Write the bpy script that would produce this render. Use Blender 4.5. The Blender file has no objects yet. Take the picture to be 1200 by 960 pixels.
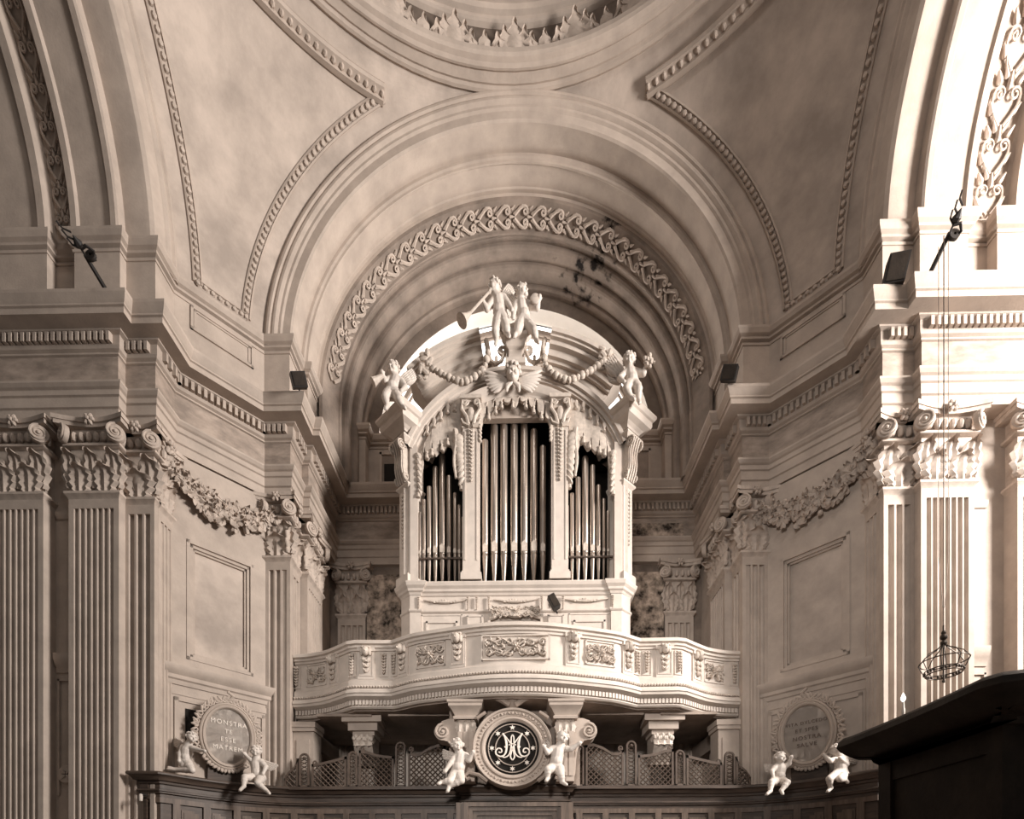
import bpy, bmesh, math, random
from mathutils import Vector, Matrix
PI = math.pi
sin, cos, rad = math.sin, math.cos, math.radians
C = bpy.context.scene.collection
random.seed(7)

# ------------------------------------------------------------------ camera figures
F, CX, HY, EYE, YAW = 613.0, 603.0, 1038.0, 1.6, rad(1.0)
CP = CX-F*math.tan(YAW)                # principal point: the camera looks a degree to the left
def W(px, py, Y):
    """world point at depth Y that the photograph shows at (px, py)"""
    k = (px-CP)/F; d = Y/(k*sin(YAW)+cos(YAW))
    return Vector((d*(k*cos(YAW)-sin(YAW)), Y, EYE+(HY-py)*d/F))
def px_of(X, Y): return CP+F*(X*cos(YAW)+Y*sin(YAW))/(Y*cos(YAW)-X*sin(YAW))

# ------------------------------------------------------------------ materials
def mat(name, col, rough=0.7, metal=0.0, var=0.0, scale=3.0, bump=0.0, bscale=40.0, detail=6, col2=None, spec=0.3, stretch=None):
    m = bpy.data.materials.new(name); m.use_nodes = True
    nt = m.node_tree; b = nt.nodes['Principled BSDF']
    b.inputs['Roughness'].default_value = rough; b.inputs['Metallic'].default_value = metal
    b.inputs['Specular IOR Level'].default_value = spec
    b.inputs['Base Color'].default_value = (*col, 1)
    tc = nt.nodes.new('ShaderNodeTexCoord')
    src = tc.outputs['Object']
    if stretch:
        mp = nt.nodes.new('ShaderNodeMapping'); mp.inputs['Scale'].default_value = stretch
        nt.links.new(src, mp.inputs['Vector']); src = mp.outputs['Vector']
    if var or col2:
        n = nt.nodes.new('ShaderNodeTexNoise'); n.inputs['Scale'].default_value = scale
        n.inputs['Detail'].default_value = detail; n.inputs['Roughness'].default_value = 0.62
        nt.links.new(src, n.inputs['Vector'])
        r = nt.nodes.new('ShaderNodeValToRGB')
        lo = col2 if col2 else tuple(c*(1-var) for c in col)
        hi = col if col2 else tuple(min(1, c*(1+var*0.5)) for c in col)
        r.color_ramp.elements[0].position = 0.35; r.color_ramp.elements[1].position = 0.66
        r.color_ramp.elements[0].color = (*lo, 1); r.color_ramp.elements[1].color = (*hi, 1)
        nt.links.new(n.outputs['Fac'], r.inputs['Fac']); nt.links.new(r.outputs['Color'], b.inputs['Base Color'])
    if bump:
        n2 = nt.nodes.new('ShaderNodeTexNoise'); n2.inputs['Scale'].default_value = bscale; n2.inputs['Detail'].default_value = 5
        nt.links.new(src, n2.inputs['Vector'])
        bp = nt.nodes.new('ShaderNodeBump'); bp.inputs['Strength'].default_value = bump; bp.inputs['Distance'].default_value = 0.02
        nt.links.new(n2.outputs['Fac'], bp.inputs['Height']); nt.links.new(bp.outputs['Normal'], b.inputs['Normal'])
    return m
M = {}
M['stone'] = mat('stone_plaster', (.43,.352,.296), .75, var=.16, scale=2.2, bump=.12, bscale=30)
M['stone_dark'] = mat('dark_plaster', (.30,.237,.195), .8, var=.35, scale=1.6, bump=.2, bscale=22)  # darker and more mottled than the stone plaster
M['frieze'] = mat('frieze_plaster', (.35,.278,.229), .8, var=.35, scale=3.0, bump=.1, stretch=(1,1,2.2))
M['plaster_mottled'] = mat('mottled_plaster', (.46,.379,.322), .85, var=.30, scale=1.1, bump=.18, bscale=14, detail=9)
M['carving'] = mat('carved_stucco', (.46,.377,.318), .7, var=.2, scale=8, bump=.1)
M['marble'] = mat('white_marble', (.60,.525,.465), .5, var=.08, scale=6, spec=.4)
M['cream'] = mat('cream_paint', (.55,.472,.41), .55, var=.10, scale=5, bump=.05)
M['gilt'] = mat('pale_gilt_carving', (.53,.45,.385), .5, var=.2, scale=14)
M['tin'] = mat('pipe_metal', (.46,.39,.335), .34, metal=.9, var=.25, scale=4, stretch=(2,2,.4))
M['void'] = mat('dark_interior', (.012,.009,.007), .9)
M['wood'] = mat('dark_walnut', (.075,.051,.038), .5, var=.4, scale=3, bump=.08, stretch=(1,1,8), spec=.35)
M['wood_mid'] = mat('walnut_panel', (.125,.087,.065), .5, var=.35, scale=3, stretch=(6,6,.6), spec=.35)
M['lattice'] = mat('lattice_wood', (.095,.067,.051), .6, var=.3, scale=6)
M['black'] = mat('black_iron', (.018,.014,.012), .55, spec=.4)
M['black_wood'] = mat('near_black_wood', (.030,.021,.015), .6, var=.4, scale=6, bump=.15, spec=.2)
M['fresco'] = mat('faded_fresco', (.50,.39,.31), .9, scale=5.5, col2=(.02,.014,.01), detail=14)
M['crown'] = mat('dark_wire', (.05,.038,.03), .4, metal=.7)
M['letter'] = mat('raised_letter', (.78,.69,.61), .5)
M['letter_dark'] = mat('dark_letter', (.16,.115,.09), .6)
M['floor'] = mat('dark_floor_stone', (.13,.10,.083), .5, var=.3, scale=1.0)
M['dark_ground'] = mat('dark_frieze_ground', (.13,.098,.078), .85, var=.3, scale=4)
M['brown_wall'] = mat('brown_shaded_plaster', (.20,.155,.125), .85, var=.35, scale=1.6, bump=.2, bscale=22)  # brown back wall, toned darker to hold the organ bay's shade
M['lit_reveal'] = mat('lit_reveal_plaster', (.80,.73,.66), .8, var=.06)  # reveal colour raised to near white to carry the window's light
def stained():
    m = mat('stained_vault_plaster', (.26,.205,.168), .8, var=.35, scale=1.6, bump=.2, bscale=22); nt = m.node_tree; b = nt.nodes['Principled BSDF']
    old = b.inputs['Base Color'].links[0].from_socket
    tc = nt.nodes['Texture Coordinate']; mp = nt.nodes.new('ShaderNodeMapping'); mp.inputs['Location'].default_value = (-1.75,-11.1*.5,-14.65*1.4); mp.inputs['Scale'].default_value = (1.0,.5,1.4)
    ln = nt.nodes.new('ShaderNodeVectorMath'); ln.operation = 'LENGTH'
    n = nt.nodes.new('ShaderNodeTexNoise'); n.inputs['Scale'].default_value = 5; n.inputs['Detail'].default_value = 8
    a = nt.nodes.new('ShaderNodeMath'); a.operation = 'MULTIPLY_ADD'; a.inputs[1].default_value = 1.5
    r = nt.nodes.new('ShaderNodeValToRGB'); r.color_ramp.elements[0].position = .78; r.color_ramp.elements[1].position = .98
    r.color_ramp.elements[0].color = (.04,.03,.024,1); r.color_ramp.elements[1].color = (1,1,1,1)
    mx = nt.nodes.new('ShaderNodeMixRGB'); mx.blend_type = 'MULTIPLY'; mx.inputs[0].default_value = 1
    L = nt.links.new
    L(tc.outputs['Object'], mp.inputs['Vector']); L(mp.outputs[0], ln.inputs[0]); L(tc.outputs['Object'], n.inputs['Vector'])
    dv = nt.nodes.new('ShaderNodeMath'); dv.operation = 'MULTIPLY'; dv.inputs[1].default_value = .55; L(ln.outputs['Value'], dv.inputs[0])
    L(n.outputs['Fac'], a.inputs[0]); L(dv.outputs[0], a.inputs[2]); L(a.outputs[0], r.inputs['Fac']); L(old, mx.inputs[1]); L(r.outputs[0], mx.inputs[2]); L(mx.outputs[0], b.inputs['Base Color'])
    return m
M['stained'] = stained()
def glow(name, col, s):
    m = bpy.data.materials.new(name); m.use_nodes = True
    nt = m.node_tree; nt.nodes.clear()
    e = nt.nodes.new('ShaderNodeEmission'); e.inputs['Color'].default_value = (*col, 1); e.inputs['Strength'].default_value = s
    o = nt.nodes.new('ShaderNodeOutputMaterial'); nt.links.new(e.outputs[0], o.inputs[0]); return m
M['daylight'] = glow('daylit_glass', (1,.955,.9), 4.0)
M['bulb'] = glow('lit_bulb', (1,.93,.84), 3.0)

# ------------------------------------------------------------------ mesh builder
class MB:
    def __init__(s, T=None, flip=False):
        s.v = []; s.f = []; s.T = T; s.flip = flip
    def add(s, vs, fs, T=None):
        o = len(s.v)
        for p in vs:
            p = Vector(p)
            if T is not None: p = T @ p
            if s.T is not None: p = s.T @ p
            if s.flip: p = Vector((-p.x, p.y, p.z))
            s.v.append(p)
        for f in fs:
            f = [i+o for i in f]
            s.f.append(f[::-1] if s.flip else f)
        return s
    def box(s, x0, x1, y0, y1, z0, z1, T=None):
        vs = [(x,y,z) for z in (z0,z1) for y in (y0,y1) for x in (x0,x1)]
        return s.add(vs, [(0,2,3,1),(4,5,7,6),(0,1,5,4),(2,6,7,3),(0,4,6,2),(1,3,7,5)], T)
    def prism(s, poly, d0, d1, axis='z', T=None):
        """poly extruded along an axis: 'z' -> (a,b,d); 'y' -> (a,d,b)"""
        n = len(poly)
        A = sum(poly[i][0]*poly[(i+1)%n][1]-poly[(i+1)%n][0]*poly[i][1] for i in range(n))
        if A < 0: poly = poly[::-1]
        if axis == 'z': lo = [(a,b,d0) for a,b in poly]; hi = [(a,b,d1) for a,b in poly]; inv = False
        else: lo = [(a,d0,b) for a,b in poly]; hi = [(a,d1,b) for a,b in poly]; inv = True
        fs = [tuple(range(n))[::-1], tuple(range(n,2*n))]
        for i in range(n):
            j = (i+1) % n; fs.append((i,j,n+j,n+i))
        if inv: fs = [f[::-1] for f in fs]
        return s.add(lo+hi, fs, T)
    def skin(s, rows, closed_u=False, closed_v=False, cap=False, T=None):
        """quads between rows of equal-length point lists"""
        m = len(rows); n = len(rows[0]); vs = [p for r in rows for p in r]; fs = []
        for i in range(m if closed_v else m-1):
            k = (i+1) % m
            for j in range(n if closed_u else n-1):
                l = (j+1) % n
                fs.append((i*n+j, i*n+l, k*n+l, k*n+j))
        if cap:
            fs.append(tuple(range(n))[::-1]); fs.append(tuple((m-1)*n+j for j in range(n)))
        return s.add(vs, fs, T)
    def plan_sweep(s, path, prof, closed=False, caps=True, T=None):
        """prof [(d,z)] carried along a plan polyline; d grows to the right of travel"""
        n = len(path); P = [Vector(p) for p in path]; rows = []
        for i in range(n):
            a = P[i]-P[i-1] if (i > 0 or closed) else None
            b = P[(i+1)%n]-P[i] if (i < n-1 or closed) else None
            na = Vector((a.y,-a.x)).normalized() if a is not None else None
            nb = Vector((b.y,-b.x)).normalized() if b is not None else None
            if na is None: m_ = nb
            elif nb is None: m_ = na
            else:
                q = 1+na.dot(nb); m_ = (na+nb)/max(q, .25)
            rows.append([(P[i].x+m_.x*d, P[i].y+m_.y*d, z) for d, z in prof])
        if closed: return s.skin(rows, closed_v=True, closed_u=True, T=T)
        return s.skin(rows, closed_u=True, cap=caps, T=T)
    def lathe(s, prof, n=24, a0=0, a1=2*PI, c=(0,0,0), axis='z', closed=False, T=None):
        full = abs(a1-a0-2*PI) < 1e-6; rows = []
        for i in range(n if full else n+1):
            a = a0+(a1-a0)*i/n
            r_ = []
            for r, h in prof:
                if axis == 'z': r_.append((c[0]+r*cos(a), c[1]+r*sin(a), c[2]+h))
                elif axis == 'y': r_.append((c[0]-r*cos(a), c[1]+h, c[2]+r*sin(a)))
                else: r_.append((c[0]+h, c[1]+r*cos(a), c[2]+r*sin(a)))
            rows.append(r_)
        return s.skin(rows, closed_u=closed, closed_v=full, T=T)
    def tube(s, pts, r, n=6, cap=True, T=None, flat=1.0):
        pts = [Vector(p) for p in pts]; m = len(pts); rows = []
        up = None
        for i in range(m):
            t = (pts[min(i+1,m-1)]-pts[max(i-1,0)])
            if t.length < 1e-9: t = Vector((0,0,1))
            t.normalize()
            if up is None:
                up = Vector((0,1,0)) if abs(t.y) < .9 else Vector((1,0,0))
            x = t.cross(up)
            if x.length < 1e-6: x = t.cross(Vector((1,.3,.2)))
            x.normalize(); y = x.cross(t).normalized(); up = y
            rr = r(i/(m-1)) if callable(r) else r
            rows.append([pts[i]+x*(rr*cos(2*PI*k/n))+y*(rr*flat*sin(2*PI*k/n)) for k in range(n)])
        return s.skin(rows, closed_u=True, cap=cap, T=T)
    def ell(s, c, r, n=10, m=6, R=None, T=None):
        if not hasattr(r, '__len__'): r = (r,r,r)
        vs = [(0,0,-1)]; fs = []
        for i in range(1, m):
            a = -PI/2+PI*i/m
            for j in range(n):
                b = 2*PI*j/n; vs.append((cos(a)*cos(b), cos(a)*sin(b), sin(a)))
        vs.append((0,0,1)); L = len(vs)-1
        for j in range(n):
            k = (j+1) % n
            fs.append((0, 1+k, 1+j)); fs.append((L, 1+(m-2)*n+j, 1+(m-2)*n+k))
            for i in range(m-2):
                fs.append((1+i*n+j, 1+i*n+k, 1+(i+1)*n+k, 1+(i+1)*n+j))
        X = Matrix.Translation(Vector(c)) @ (R.to_4x4() if R is not None else Matrix()) @ Matrix.Diagonal((*r,1))
        return s.add([X @ Vector(v) for v in vs], fs, T)
    def capsule(s, p, q, r1, r2, n=12):
        p = Vector(p); q = Vector(q); t = q-p; L = t.length
        if L < 1e-6: return s.ell(p, max(r1,r2), n)
        t /= L; x = t.orthogonal().normalized(); y = t.cross(x); rows = []
        prof = [(r1*cos(a), -r1*sin(a)) for a in (1.45,1.1,.7,.35,0)] + [(r2*cos(a), L+r2*sin(a)) for a in (0,.35,.7,1.1,1.45)]
        for r, h in prof:
            rows.append([p+t*h+x*(r*cos(2*PI*k/n))+y*(r*sin(2*PI*k/n)) for k in range(n)])
        return s.skin(rows, closed_u=True, cap=True)
    def shell(s, fn, nu, nv, th, T=None):
        """closed thin solid from a surface fn(u,v)->(point, normal)"""
        A = []; B = []
        for i in range(nv+1):
            ra = []; rb = []
            for j in range(nu+1):
                p, nr = fn(j/nu, i/nv); p = Vector(p); nr = Vector(nr)
                ra.append(p); rb.append(p-nr*th)
            A.append(ra); B.append(rb)
        n = nu+1; N = n*(nv+1); vs = [p for r in A for p in r]+[p for r in B for p in r]; fs = []
        for i in range(nv):
            for j in range(nu):
                a = i*n+j; fs.append((a,a+1,a+n+1,a+n)); fs.append((N+a,N+a+n,N+a+n+1,N+a+1))
        for j in range(nu):
            fs.append((j,N+j,N+j+1,j+1)); k = nv*n+j; fs.append((k,k+1,N+k+1,N+k))
        for i in range(nv):
            a = i*n; fs.append((a,a+n,N+a+n,N+a)); k = a+nu; fs.append((k,N+k,N+k+n,k+n))
        return s.add(vs, fs, T)
    def mesh(s, name, m, ang=32):
        me = bpy.data.meshes.new(name); me.from_pydata(s.v, [], s.f); me.update()
        bm = bmesh.new(); bm.from_mesh(me)
        bmesh.ops.recalc_face_normals(bm, faces=bm.faces); bm.to_mesh(me); bm.free()
        if m is not None: me.materials.append(m)
        if ang:
            me.shade_smooth(); me.set_sharp_from_angle(angle=rad(ang))
        return me
    def build(s, name, m, parent=None, ang=32, **k):
        o = bpy.data.objects.new(name, s.mesh(name, m, ang)); C.objects.link(o)
        if parent is not None: o.parent = parent
        if k: tag(o, **k)
        return o
def tag(o, label=None, cat=None, group=None, kind=None):
    if label: o['label'] = label
    if cat: o['category'] = cat
    if group: o['group'] = group
    if kind: o['kind'] = kind
    return o
def thing(name, label, cat, loc=(0,0,0), rz=0, group=None, kind=None):
    o = bpy.data.objects.new(name, None); C.objects.link(o)
    o.empty_display_size = .2; o.location = loc; o.rotation_euler = (0,0,rz)
    return tag(o, label, cat, group, kind)
def struct(name):
    o = bpy.data.objects.new(name, None); C.objects.link(o); o['kind'] = 'structure'; return o
def kids(o): return [c for c in C.objects if c.parent == o]
def dup(root, loc=None, rz=None, label=None, group=None):
    r = root.copy(); C.objects.link(r)
    if loc is not None: r.location = loc
    if rz is not None: r.rotation_euler = (0,0,rz)
    if label: r['label'] = label
    if group: r['group'] = group
    for ch in kids(root):
        c = ch.copy(); C.objects.link(c); c.parent = r
        for g in kids(ch):
            d = g.copy(); C.objects.link(d); d.parent = c
    return r

# ------------------------------------------------------------------ ornament makers
def leaf(mb, T, w, h, curl=.1, th=.012, lobes=4, nu=6, nv=12):
    """acanthus leaf: base at the origin, rises in z, tip curls towards -y"""
    def fn(u, v):
        a = (u-.5)*2
        env = (.62+.45*sin(PI*min(1, v*1.05)))*(1-.55*max(0, v-.75)/.25)
        hw = w/2*env*(1+.17*sin(v*lobes*2*PI))
        t = max(0, v-.55)/.45
        z = h*(v-.16*t*t*t); y = -(.02+.05*h*v+curl*t*t)
        y -= .018*cos(a*3*PI)*(1-.5*v)
        z -= h*.07*a*a*v
        return (a*hw, y, z), (0,-1,.2)
    mb.shell(fn, nu, nv, th, T)
def spiral_pts(c, R, turns=2.2, r_end=.18, a0=PI/2, cw=1, ax=(1,0,0), az=(0,0,1), n=None):
    ax = Vector(ax); az = Vector(az); c = Vector(c); n = n or int(turns*12); out = []
    for i in range(n+1):
        t = i/n; r = R*(1-(1-r_end)*t**.85); a = a0+cw*2*PI*turns*t
        out.append(c+ax*(r*cos(a))+az*(r*sin(a)))
    return out
def volute(mb, c, R, ang, w=.06, cw=1, n=6):
    """scroll disc facing the plan direction ang (0 = towards -y)"""
    nx = Vector((sin(ang), -cos(ang), 0)); ax = Vector((cos(ang), sin(ang), 0)); c = Vector(c)
    pts = spiral_pts(c+nx*w*.6, R*.88, 2.1, .16, PI/2, cw, ax)
    mb.tube(pts, lambda t: R*.15*(1-.45*t), n)
    ring = [(R*.1,w*.7),(R*.92,w*.45),(R*.98,0),(R*.92,-w*.6),(R*.1,-w*.6)]
    rows = []
    for i in range(18):
        a = 2*PI*i/18
        rows.append([c+nx*h+ax*(r*cos(a))+Vector((0,0,1))*(r*sin(a)) for r, h in ring])
    mb.skin(rows, closed_v=True)
    mb.ell(c+nx*w*.75, R*.2, 8, 5)
def scroll_relief(mb, w, h, T=None, rng=None, dens=1.0):
    """symmetrical rinceau carving centred at the origin in the xz plane, standing out to -y"""
    rng = rng or random
    R = h*.20; t = h*.045; nx = max(1, int(round(w/(h*.85)*dens)))
    for sg in (-1,1):
        for k in range(nx):
            cx = sg*w/2*(k+.62)/nx
            for zc, cw in ((h*.22,1),(-h*.22,-1)):
                pts = spiral_pts((cx,-.012,zc), R*rng.uniform(.8,1.1), 1.5, .2, rng.uniform(0,6), sg*cw, n=14)
                mb.tube(pts, lambda q: t*(1-.4*q), 5, T=T)
            for q in range(5):
                a = rng.uniform(0, 2*PI); rr = rng.uniform(.15,.42)*h
                p = (min(w*.48, abs(cx+cos(a)*rr*.8))*sg, -.014, max(-h*.44, min(h*.44, sin(a)*rr)))
                mb.ell(p, (h*.10, .018, h*.045), 7, 4, Matrix.Rotation(rng.uniform(0,PI),3,'Y'), T)
    for q in range(7):
        a = 2*PI*q/7
        mb.ell((cos(a)*h*.13, -.02, sin(a)*h*.13), (h*.09,.022,h*.05), 7, 4, Matrix.Rotation(-a,3,'Y'), T)
    mb.ell((0,-.025,0), (h*.08,.03,h*.08), 8, 5, None, T)
    for sg in (-1,1):
        mb.tube([(sg*w*.06,-.015,h*.1),(sg*w*.2,-.018,h*.34),(sg*w*.33,-.015,h*.2),(sg*w*.45,-.012,h*.36)], t*.9, 5, T=T)
        mb.tube([(sg*w*.06,-.015,-h*.1),(sg*w*.2,-.018,-h*.36),(sg*w*.33,-.015,-h*.2),(sg*w*.45,-.012,-h*.36)], t*.9, 5, T=T)
def drop_relief(mb, w, h, T=None, mask=True):
    """hanging drop of husks, top at the origin, with a small head above if mask"""
    z = 0
    if mask:
        mb.ell((0,-.035,-w*.45), (w*.34,.045,w*.42), 10, 7, None, T)
        mb.ell((0,-.075,-w*.5), (w*.07,.02,w*.1), 6, 4, None, T)
        for sg in (-1,1):
            mb.ell((sg*w*.36,-.02,-w*.5), (w*.16,.03,w*.34), 7, 5, None, T)
            mb.ell((sg*w*.25,-.025,-w*.12), (w*.2,.03,w*.14), 7, 5, None, T)
        z = -w*.95
    n = max(3, int((h+z)/(w*.42)))
    st = (h+z)/n
    for i in range(n):
        q = 1-.55*i/n; zz = z-st*(i+.5)
        for sg in (-1,1):
            mb.ell((sg*w*.2*q,-.016,zz), (w*.2*q,.02,st*.55), 7, 4, Matrix.Rotation(sg*.6,3,'Y'), T)
        mb.ell((0,-.025,zz-st*.2), (w*.12*q,.022,st*.3), 6, 4, None, T)
# ================================================================== ARCHITECTURE
D = 3.93            # depth of the crossing's centre
ZC = 11.45          # springing line of the arches
def mirror_path(L): return L+[(-x, y) for x, y in reversed(L)]

# ---- floor
MB().box(-13, 13, -1.5, 13, -.2, 0).build('floor', M['floor'], kind='structure')

# ---- piers with their chamfered faces
S2 = math.sqrt(.5)
TC = Matrix(((S2,-S2,0,-5.58),(S2,S2,0,8.48),(0,0,1,0),(0,0,0,1)))     # chamfer frame: x along, y into wall
def pier(side, flip):
    wp = MB(flip=flip)
    wp.prism([(-12,8.12),(-5.70,8.12),(-5.70,8.50),(-4.67,9.61),(-4.24,9.61),(-4.24,10.0),(-4.14,10.0),(-4.14,11.75),(-12,11.75)], 0, 10.1)
    o = wp.build('wall_'+side, M['stone'], kind='structure')
    f = MB(flip=flip)                                    # facing around the sunk panel
    for a,b,c,d in ((-.1,.208,0,8.6),(1.2,1.53,0,8.6),(.208,1.2,0,5.35),(.208,1.2,7.26,8.6)):
        f.box(a,b,0,.12,c,d,TC)
    for k,(e,dp) in enumerate(((0,-.012),(.05,.02),(.085,.05))):    # stepped moulding round the panel
        a,b,c,d = .208+e-.03,1.2-e+.03,5.35+e-.03,7.26-e+.03; t = .05
        f.box(a,a+t,dp,.12,c,d,TC); f.box(b-t,b,dp,.12,c,d,TC); f.box(a,b,dp,.12,c,c+t,TC); f.box(a,b,dp,.12,d-t,d,TC)
    f.build('chamfer_facing', M['stone'], o)
    MB(flip=flip).box(.30,1.11,.085,.125,5.44,7.17,TC).build('sunk_panel', M['plaster_mottled'], o)
    g = MB(flip=flip)                                    # dado rail and lower panel
    g.plan_sweep([(-.16,0),(1.59,0)], [(-.05,4.86),(.02,4.86),(.03,4.93),(.055,4.95),(.055,5.01),(.10,5.06),(.13,5.12),(.13,5.16),(-.05,5.17)], T=TC)
    g.box(-.14,1.57,-.012,.06,4.70,4.80,TC)
    for a,b,c,d in ((.0,.06,3.2,4.66),(1.37,1.43,3.2,4.66),(0,1.43,4.60,4.66)): g.box(a,b,-.025,.06,c,d,TC)
    g.build('dado_rail', M['stone'], o)
    h = MB(flip=flip)
    h.box(.16,.36,-.014,-.004,3.95,4.5,TC) if side == 'left' else h.box(.86,1.16,-.014,-.004,4.25,4.5,TC)
    h.build('dark_opening', M['void'], o)
    return o
wl = pier('left', False); wr = pier('right', True)

# ---- back wall of the organ bay, with the lunette cut out
ZB = ZC
b = MB(); R0 = 3.05
b.box(-4.3,4.3,11.65,12.0,0,ZB)
arc = [(-R0*cos(PI*i/48), ZB+R0*sin(PI*i/48)) for i in range(49)]
out = [(-3.9*cos(PI*i/48), ZB+3.9*sin(PI*i/48)) for i in range(49)]
rows = []
for (x0,z0),(x1,z1) in zip(arc,out): rows.append([(x0,11.65,z0),(x1,11.65,z1),(x1,12.0,z1),(x0,12.0,z0)])
b.skin([[r[1],r[2]]+[r[3],r[0]] for r in rows], closed_u=True, cap=True)
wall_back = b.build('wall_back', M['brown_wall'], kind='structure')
rv = MB(); rv.skin([[((R0-.004)*c_, 11.66, ZB+(R0-.004)*s_),((R0-.03)*c_, 11.97, ZB+(R0-.03)*s_)] for c_, s_ in [(-cos(PI*i/48), sin(PI*i/48)) for i in range(49)]]); rv.build('window_reveal', M['lit_reveal'], wall_back)
# panels below the balcony
pb = MB()
for xa,xb in ((-3.9,-3.25),(-3.05,-2.2),(-2.0,-.8),(-.6,.6),(.8,2.0),(2.2,3.05),(3.25,3.9)):
    for a,b_,c,d in ((xa,xa+.06,.3,4.9),(xb-.06,xb,.3,4.9),(xa,xb,4.84,4.9),(xa,xb,3.0,3.06)): pb.box(a,b_,11.61,11.66,c,d)
pb.build('panel_moulding', M['stone'], wall_back)
lw = MB().box(-4.2,4.2,11.625,11.66,.0,4.95); lw.build('pale_dado', M['cream'], wall_back)
for sg in (-1,1):                                        # short piers carrying the balcony ends
    q = MB(); x0,x1 = sorted((sg*4.10, sg*3.72))
    q.box(x0,x1,9.62,10.0,0,4.55); q.box(x0-.03,x1+.03,9.58,10.02,4.45,4.52); q.box(x0-.05,x1+.05,9.56,10.03,4.52,4.62)
    q.box(x0+.07,x1-.07,9.60,9.63,1.0,4.3)
    q.build('end_pier', M['stone'], wall_back)
    q = MB(); xx = sorted((sg*4.14, sg*3.9)); q.box(xx[0],xx[1],10.0,11.66,4.3,4.62); q.build('side_ledge', M['stone_dark'], wall_back)

# ---- lunette window
win = struct('window_1')
fr = MB()
fr.lathe([(2.80,11.94),(2.80,12.02),(2.88,12.02),(2.88,11.94)], 64, 0, PI, (0,0,ZB), 'y', closed=True)
fr.lathe([(2.70,11.95),(2.70,12.0),(2.74,12.0),(2.74,11.95)], 64, 0, PI, (0,0,ZB), 'y', closed=True)
fr.lathe([(1.62,11.95),(1.62,12.0),(1.70,12.0),(1.70,11.95)], 48, 0, PI, (0,0,ZB), 'y', closed=True)
for a in (22.5,45,67.5,90,112.5,135,157.5):
    c_, s_ = cos(rad(a)), sin(rad(a)); t = .04
    fr.prism([(c_*.3-s_*t, ZB+s_*.3+c_*t),(c_*2.85-s_*t, ZB+s_*2.85+c_*t),(c_*2.85+s_*t, ZB+s_*2.85-c_*t),(c_*.3+s_*t, ZB+s_*.3-c_*t)], 11.95, 12.0, 'y')
fr.box(-3.0,3.0,11.93,12.02,ZB,ZB+.1)
fr.build('window_frame', M['stone_dark'], win)
gl = MB(); gl.prism([(3.05*cos(PI*i/48), ZB+3.05*sin(PI*i/48)) for i in range(49)], 12.03, 12.06, 'y')  # glowing glass runs past the frame, standing in for the lit reveal band
gl.build('pane', M['daylight'], win)

# ---- main entablature
LE = [(-12,7.88),(-6.05,7.88),(-6.05,8.03),(-5.58,8.03),(-5.58,8.48),(-4.57,9.49),(-4.10,9.49),(-4.10,10.0),(-3.97,10.0),(-3.97,11.56)]
PE = mirror_path(LE)
ent = struct('trim_1')
PROF_E = [(-.25,8.62),(.02,8.62),(.02,8.76),(.045,8.775),(.045,8.92),(.07,8.935),(.07,9.01),(.10,9.03),(.13,9.07),(.13,9.10),(0,9.105),
          (0,9.565),(.03,9.575),(.03,9.60),(.07,9.62),(.09,9.655),(.09,9.80),(.15,9.815),(.15,9.84),(.35,9.845),(.35,9.93),(.375,9.94),(.375,9.965),(.40,10.0),(.43,10.07),(.43,10.115),(-.25,10.12)]
MB().plan_sweep(PE, PROF_E).build('cornice', M['stone'], ent, 15)
fz = MB(); fz.plan_sweep(PE, [(-.1,9.115),(.006,9.115),(.006,9.56),(-.1,9.56)]); fz.build('frieze_band', M['frieze'], ent)
dn = MB()
for i in range(len(PE)-1):
    a = Vector(PE[i]); b_ = Vector(PE[i+1]); L = (b_-a).length; t = (b_-a)/L; nn = Vector((t.y,-t.x))
    n = int(L/.092)
    if n < 1: continue
    for k in range(n):
        c = a+t*(L*(k+.5)/n)
        X = Matrix(((t.x,-nn.x,0,c.x),(t.y,-nn.y,0,c.y),(0,0,1,0),(0,0,0,1)))
        dn.prism([(-.026,-.155),(.022,-.155),(.03,-.12),(.03,-.05),(-.026,-.05)], 9.665, 9.80, 'z', X)
dn.build('dentil_band', M['stone'], ent, kind='stuff')

# ---- attic and impost cornice
LA = [(-12,7.93),(-7.2,7.93),(-7.2,8.10),(-6.77,8.10),(-6.77,7.93),(-6.06,7.93),(-6.06,8.06),(-5.60,8.06),(-5.60,8.50),(-4.59,9.51),(-4.12,9.51),(-4.12,10.02),(-3.99,10.02),(-3.99,11.35),(-3.25,11.35),(-3.25,11.62)]
PA = mirror_path(LA)
att = struct('trim_2')
aw = MB()
aw.plan_sweep(PA, [(-.1,10.1),(.035,10.11),(.035,10.22),(.012,10.25),(0,10.26),(0,11.25),(-.1,11.25)])
for fl in (False,True):
    z = MB(flip=fl); z.prism([(-12,8.14),(-5.75,8.14),(-5.75,8.60),(-4.66,9.70),(-4.26,9.70),(-4.26,11.7),(-12,11.7)],10.08,11.4); aw.add(z.v,z.f)
aw.build('attic_face', M['stone'], att)
MB().plan_sweep(PA, [(-.2,11.20),(.015,11.20),(.02,11.235),(.0,11.24),(.0,11.265),(.05,11.28),(.055,11.315),(.10,11.34),(.13,11.40),(.13,11.445),(-.25,11.46)]).build('impost_cornice', M['stone'], att, 15)
ap = MB()
TA = Matrix(((S2,-S2,0,-5.60),(S2,S2,0,8.50),(0,0,1,0),(0,0,0,1)))
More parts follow.
